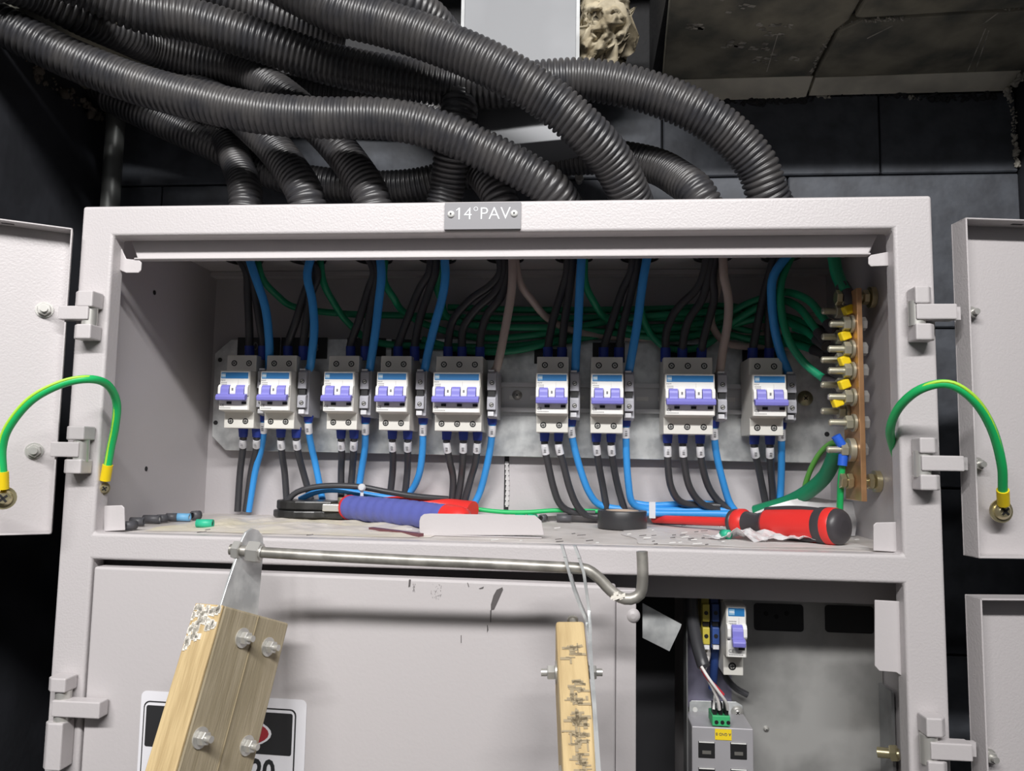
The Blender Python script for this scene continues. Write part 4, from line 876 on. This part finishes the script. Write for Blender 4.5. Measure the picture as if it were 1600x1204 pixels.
# ================================================================ LOWER RIGHT COMPARTMENT
YP = .105
CHP = mat('chassis_zinc', (.52, .515, .50), .4, .45, var=.45, vscale=12, detail=8)
ch = thing('lower_chassis_plate', (.285, YP, -1.2), 'galvanized chassis plate with rectangular cut-outs in the open lower compartment', 'plate')
MB().box((P(1070, 1000, YP).x, YP, -1.2), (XI-.001, YP+.002, -.342)).build('plate_sheet', CHP, ch)
MB().box((P(1070, 1000, YP).x-.0012, YP-.02, -1.2), (P(1070, 1000, YP).x, YP+.002, -.342)).build('side_flange', GALVD, ch)
a, c = P(1070, 1100, YP), P(1140, 1000, YP)
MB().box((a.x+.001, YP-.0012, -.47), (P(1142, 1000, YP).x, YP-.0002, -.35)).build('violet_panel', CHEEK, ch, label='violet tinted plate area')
for i, (x0, y0, x1, y1) in enumerate(((1178, 942, 1256, 987), (1289, 945, 1366, 990))):
    a, c = P(x0, y0, YP-.001), P(x1, y1, YP-.001); b = MB(); X0, X1, Z1, Z0_ = a.x, c.x, a.z, c.z; r = .003; pts = []
    for cx, cz, a0 in ((X1-r, Z1-r, 0), (X0+r, Z1-r, 90), (X0+r, Z0_+r, 180), (X1-r, Z0_+r, 270)):
        for k in range(4): t_ = math.radians(a0+k*30); pts.append(V((cx+r*math.cos(t_), YP-.001, cz+r*math.sin(t_))))
    s_ = MB().prism(pts, (0, .0012, 0)).build('socket_cutout', DARK, ch, label='black socket recess')
    if i == 0:
        for px, py in ((1197, 958), (1213, 963), (1229, 958)): q_ = P(px, py, YP-.001); MB().cyl(q_, q_+V((0, -.0006, 0)), .0022, 10).build('socket_pin_hole', mat('socket_black', (.004, .004, .004), .8), s_)
pan_screw(P(1197, 1138, YP-.0002), .0016, ch, mt=STEEL)
MB().box((P(1386, 1100, YP-.02).x, YP-.03, -1.2), (P(1391, 1100, YP-.02).x, YP-.001, -.44)).build('stiffener', GALVD, ch)
c = P(1397, 1176, .06); b = MB(); b.hexn(c, (1, -.5, .2), .0075, .006); b.cyl(c+V((-.012, .006, -.002)), c+V((.004, -.002, 0)), .0045, 12); b.build('plate_bolt', BRASS, None, label='dusty brass-coloured bolt at the right edge of lower compartment', cat='bolt')
# loose bracket seen in the gap
b = MB(); b.prism([P(x, y, .06) for x, y in ((1004, 942), (1065, 975), (1063, 981), (1046, 1017), (1004, 996))], (0, .0015, 0)); b.build('metal_bracket', GALV, None, label='slanted galvanized bracket in the dark gap beside the closed door', cat='bracket')
# dark sheet that paints the shade in the gap beside the closed door
MB().box((P(1004, 1000, .1).x-.02, .17, -1.2), (P(1070, 1000, YP).x-.002, .172, -.342)).build('gap_shade_sheet', mat('gap_shade', (.03, .03, .034), .6), cab)
# one-pole breaker
b1 = breaker(1); s1 = 1.0; q_ = P(1135, 985, .044)
b1['label'] = 'single-pole white breaker with purple toggle in the lower compartment'; b1.location = (q_.x, .044+.0632, P(1150, 948, .044).z-.0215)
# rail terminals yellow and blue
def railterm(px0, px1, py0, py1, mt, label, Y=.066):
    a, c = P(px0, py0, Y), P(px1, py1, Y); t = thing('terminal_block', (a.x, Y+.03, c.z), label, 'terminal'); w_ = c.x-a.x; h_ = a.z-c.z; z0 = c.z
    MB().box((a.x, Y+.006, z0-.004), (c.x, Y+.038, z0+h_+.004)).build('housing', mt, t, bevel=.0006)
    for f0, f1 in ((0.02, .42), (.56, .98)):
        k = MB().box((a.x+.0004, Y, z0+h_*f0), (c.x-.0004, Y+.007, z0+h_*f1)).build('clamp', mt, t, bevel=.0006)
        cc = V(((a.x+c.x)/2, Y, z0+h_*(f0+f1)/2)); MB().cyl(cc, cc+V((0, -.0005, 0)), .0019, 12).build('clamp_screw', DARK, k)
    MB().box((a.x+.001, Y+.003, z0+h_*.44), (c.x-.001, Y+.0062, z0+h_*.54)).build('bridge_slot', DARK, t)
    MB().box((a.x+.001, Y-.0006, z0-.0035), (c.x-.001, Y+.006, z0+.0002)).build('marker_clip', MARK, t)
railterm(1097, 1110, 942, 1008, YTERM, 'yellow terminal block left of the single-pole breaker')
railterm(1112, 1125, 942, 1008, BTERM, 'blue terminal block between the yellow one and the single-pole breaker')
def run(pts, r, mt, label, name='signal_wire', cat='wire', seg=10): return MB().tube([P(*p) for p in pts], r, seg, .004).build(name, mt, None, label=label, cat=cat)
run([(1080, 925, 0.067), (1082, 960, 0.067), (1088, 1000, 0.064), (1096, 1030, 0.060), (1100, 1041, 0.057)], .0058, BLKW, 'black jacketed cable hanging left of the yellow terminal', 'power_cable', 'cable', 14)
run([(1104, 1005, 0.082), (1106, 1020, 0.082), (1101, 1038, 0.072), (1098, 1046, 0.067)], .003, WHTW, 'thin white wire below the yellow terminal')
run([(1117, 1008, 0.082), (1116, 1040, 0.087), (1113, 1075, 0.092)], .0040, BTERM, 'dark blue wire hanging below the blue terminal')
run([(1127, 1040, 0.092), (1136, 1060, 0.092), (1150, 1075, 0.092), (1168, 1085, 0.092)], .0030, BLKW, 'black wire curling behind the single-pole breaker')
run([(1094, 1040, 0.058), (1103, 1055, 0.052), (1115, 1078, 0.052), (1122, 1095, 0.054), (1124, 1108, 0.057)], .0015, WHTW, 'white wire running down to the green plug')
run([(1096, 1042, 0.056), (1105, 1058, 0.050), (1118, 1072, 0.050), (1130, 1085, 0.052)], .0016, REDW, 'red wire beside the white one above the green plug')
run([(1096, 1041, 0.054), (1108, 1060, 0.048), (1124, 1082, 0.048), (1134, 1096, 0.052), (1137, 1108, 0.057)], .0014, WHTW, 'second white wire, rightmost into the green plug')
run([(1117, 1085, 0.072), (1116, 1095, 0.064), (1115, 1108, 0.060)], .0013, LEND, 'short pale wire at the left of the green plug')
# network device
dv = thing('network_device', (.215, .1, -.6), 'grey metal network unit with black jack sockets in the lower compartment', 'device')
YD = .060; tl, tr = P(1081, 1134, YD), P(1177, 1138, YD)
MB().box((tl.x, YD, -.62), (tr.x, YP-.003, tl.z)).build('casing', DEVM, dv, bevel=.0008)
fl_ = [P(x, y, YP-.0035) for x, y in ((1077, 1126), (1077, 1097), (1081, 1094), (1150, 1096), (1160, 1102), (1164, 1130))]
MB().prism(fl_, (0, .0012, 0)).build('mounting_flange', GALV, dv, bevel=.0003)
q_ = P(1086, 1108, YP-.0038); MB().cyl(q_, q_+V((0, -.0004, 0)), .0024, 12).build('flange_hole', LEND, dv)
pan_screw(P(1152, 1112, YP-.004), .0035, dv, mt=STEEL)
a, c = P(1113, 1112, YD), P(1141, 1135, YD)
gp = MB().box((a.x, YD, c.z), (c.x, YD+.022, a.z-.003)).build('green_plug', GTERM, dv, bevel=.0006)
for k in range(3):
    x = a.x+(c.x-a.x)*(k+.5)/3; q_ = V((x+.001, YD, c.z+.0035)); MB().lathe([(0, .0018), (.0004, .0018)], q_, (0, -1, 0), 10).build('plug_hole', DARK, gp)
    MB().box((x-.0016, YD+.002, a.z-.003), (x+.0016, YD+.012, a.z+.007)).build('wire_sleeve', DARK, gp)
a, c = P(1117, 1138, YD), P(1143, 1156, YD); yl = MB().box((a.x, YD-.0006, c.z), (c.x, YD-.0001, a.z)).build('yellow_label', YLAB, dv)
text('A GND B', .0034, ((a.x+c.x)/2, YD-.0008, (a.z+c.z)/2+.0005), yl, SCUFF, ry=math.pi, me=None)
for r_ in range(3):
    for cc_ in range(2):
        x0, y0 = (1091, 1157) if cc_ == 0 else (1141, 1159); x1, y1 = x0+26, y0+27; a, c = P(x0, y0, YD), P(x1, y1, YD); dz = -(a.z-P(x0, y0+41, YD).z)*r_
        j = MB().box((a.x, YD-.0008, c.z+dz), (c.x, YD+.004, a.z+dz)).build('jack_socket', DARK, dv, bevel=.0004)
        MB().box((a.x+.0005, YD-.0012, a.z+dz-.001), (c.x-.0005, YD-.0006, a.z+dz)).build('jack_rim', LEND, j)
        MB().box((a.x+.0035, YD-.0010, c.z+dz+.0035), (c.x-.0035, YD-.0007, c.z+dz+.0065)).build('jack_contacts', mat('contacts', (.28, .27, .25), .4, .6), j)

# ================================================================ WOODEN LADDER TOP WITH ROD
YRD = -.084
lad = thing('wooden_stepladder', (-.1, -.6, -2.0), 'wooden stepladder top with steel bracket plates and a long hooked rod', 'ladder')
ar = V((-.1772, -.1089, -.3468))                          # arris between edge face and broad face of the left stile
d_ = V((-.0855, -.3519, -.9321)).normalized()              # long axis, leaning towards the viewer at the foot
w_ = V((.2913, .8858, -.3612)); w_ = (w_-d_*w_.dot(d_)).normalized(); wl = .0789
t_ = w_.cross(d_).normalized(); tl_ = .0274; LL = 1.72; FR = (t_, w_, -d_) if t_.cross(w_).dot(-d_) > 0 else (w_, t_, -d_)
sk = w_.dot(V((0, 0, 1)))
b = MB(); b.obox(ar+d_*LL/2+w_*wl/2+t_*tl_/2, d_*LL/2, w_*wl/2, t_*tl_/2)
for i, v in enumerate(b.v):
    if (v-ar).dot(d_) < .01 and (v-ar).dot(w_) > .01: b.v[i] = v-d_*.002
b.build('stile', WOODD, lad, bevel=.0015, label='broad weathered left wooden stile', frame=FR); st = lad
MB().obox(ar+d_*LL/2-w_*.0012+t_*tl_/2, d_*LL/2, w_*.0012, t_*(tl_/2-.0004)).build('planed_edge', WOOD, lad, bevel=.0006, label='yellow planed edge of left stile', frame=FR)
MB().obox(ar+d_*LL/2+w_*wl*.50-t_*.0003, d_*LL/2, w_*.0007, t_*.0005).build('groove', mat('groove_brown', (.30, .245, .155), .8), lad)
nb = -t_                                                  # outward normal of the broad face
def onB(px, py, off=0): return PP(px, py, ar+nb*off, nb)
# white plaster smear at the head of the edge
b = MB(); rnd = random.Random(5)
for _ in range(420):
    u = rnd.uniform(.0, .036); vv = rnd.uniform(.06, .94); c = ar+d_*(.002+u)+t_*tl_*vv-w_*.0027; r = rnd.uniform(.0005, .0015)
    if u < .012+.022*vv and noise.noise(c*130) > -.12: b.obox(c, d_*r*1.5, t_*r, w_*.0004)
b.build('plaster_smear', WHITEP, st, kind='stuff')
def nut_on(px, py, n, par, s=.0062, shaft=.008, face=None):
    c = onB(px, py) if face is None else face; b = MB(); b.cyl(c, c+n*.0012, s*1.5, 18); b.hexn(c+n*.004, n, s, .0055); b.cyl(c+n*.006, c+n*(.006+shaft), s*.5, 12); b.build('bolt', STEEL, par)
for px, py in ((378, 996), (418, 1010), (312, 1152), (385, 1164)): nut_on(px, py, nb, st, .0050, .005)
# bracket plates on the left stile
br = [(340, 950), (352, 912), (366, 872), (374, 845), (381, 831), (391, 825), (401, 828), (408, 838), (409, 860), (405, 900), (400, 960), (396, 990), (330, 990)]
for off, nm in ((-tl_*.35, 'bracket_plate'), (-tl_*.85, 'bracket_plate')):
    pts = [onB(x, y, off) for x, y in br]
    b = MB(); b.prism(pts, nb*.0022); b.build(nm, GALV, lad, bevel=.0004, seg=1)
# rod: threaded end at the left, hooked at the right
rp = [(360, 858), (380, 860), (400, 862), (520, 869), (640, 875), (760, 880), (860, 885), (898, 887), (918, 890), (936, 903), (954, 922), (972, 934), (988, 935), (1001, 926), (1004, 905), (1004, 880), (1003, 861)]
RP = [P(x, y, YRD) for x, y in rp]
rod = MB().tube(RP, .0043, 16, .004).build('hook_rod', RODM, lad, label='steel rod ending in an upturned hook')
rd = (RP[2]-RP[0]).normalized()
b = MB(); b.hexn(P(398, 862, YRD), rd, .0088, .010); b.cyl(P(404, 862, YRD), P(410, 863, YRD), .0058, 14); b.hexn(P(371, 859, YRD), rd, .0075, .006); b.build('nut', STEEL, rod)
b = MB(); rnd = random.Random(3)
for _ in range(14): c = P(965+rnd.uniform(-9, 12), 930+rnd.uniform(-3, 5), YRD-.004); r = rnd.uniform(.0008, .002); b.obox(c, (r, 0, r*.4), (0, r*.5, 0), (0, 0, r*.6))
b.build('plaster_smear', WHITEP, rod, kind='stuff')
# right stile, seen edge on
q0, q1 = P(868, 969, -.105), P(879, 1204, -.215); e0 = P(913, 971, -.105)
d2 = (q1-q0).normalized(); tt = (e0-q0); tt = tt-d2*tt.dot(d2); tw = tt.length; tt.normalize(); w2 = d2.cross(tt).normalized(); w2 = w2 if w2.y > 0 else -w2
rs_ = MB(); rs_.obox(q0+d2*LL/2+tt*tw/2+w2*.033, d2*LL/2, tt*tw/2, w2*.033); rst = lad; rs_.build('stile', WOOD, lad, bevel=.0022, label='right wooden stile with smudged marker writing', frame=(tt, -d2.cross(tt) if False else (-d2).cross(tt), -d2))
def onR(u, v, off=.0004): return q0+tt*tw*u+d2*v-w2*off
b = MB(); rnd = random.Random(8)
for v0, v1, k in ((.026, .042, 9), (.058, .078, 12), (.084, .096, 10), (.098, .112, 10), (.115, .150, 26)):
    for _ in range(k*2):
        v = rnd.uniform(v0, v1); u = rnd.gauss(.55, .13); u = min(.85, max(.2, u)); a_ = rnd.choice([0, 0, 1.57, rnd.uniform(-.5, .5)]); l = rnd.uniform(.0015, .0045)
        b.obox(onR(u, v), tt*l*math.cos(a_)+d2*l*math.sin(a_), (-tt*math.sin(a_)+d2*math.cos(a_))*rnd.uniform(.0004, .0013), w2*.0001)
b.build('marker_smudges', mat('faded_marker', (.36, .29, .185), .8), rst, kind='stuff')
for v in (.030, .116):
    for sgn_, u in ((-1, 0), (1, 1)):
        c = q0+tt*tw*u+d2*v+w2*.02; nut_on(0, 0, tt*sgn_, rst, .0052, .005, face=c+tt*sgn_*.0)
c = q0+tt*tw*.62-d2*.0005+w2*.006; b = MB(); b.cyl(c, c-d2*.006, .0026, 10); b.cyl(c-d2*.006, c-d2*.0075, .0042, 12); b.build('nail', RODM, rst)
# edge-on bracket plates of the right stile with the rod through them
for pts in ([(878, 851), (883, 868), (889, 890), (897, 918), (907, 945), (917, 968), (921, 1000), (928, 1100), (934, 1204)], [(898, 852), (905, 870), (912, 892), (916, 920), (920, 950), (922, 975), (922, 1000), (929, 1100), (936, 1204)]):
    q = []
    for i, (x, y) in enumerate(pts):
        Y = YRD-.0*i if y < 970 else -.105-(y-970)/234*.112
        q.append(P(x, y, Y))
    b = MB(); 
    for i in range(len(q)-1):
        a, c = q[i], q[i+1]; th = V((.0011, 0, 0)); dp = V((0, .006 if i < 1 else .009, .0))
        b.add([a-th-dp, a+th-dp, a+th+dp, a-th+dp, c-th-dp, c+th-dp, c+th+dp, c-th+dp], [(0, 1, 5, 4), (1, 2, 6, 5), (2, 3, 7, 6), (3, 0, 4, 7)]+([(3, 2, 1, 0)] if i == 0 else [])+([(4, 5, 6, 7)] if i == len(q)-2 else []))
    b.build('bracket_plate', GALV, lad, label=None)
# real floor contact for the ladder
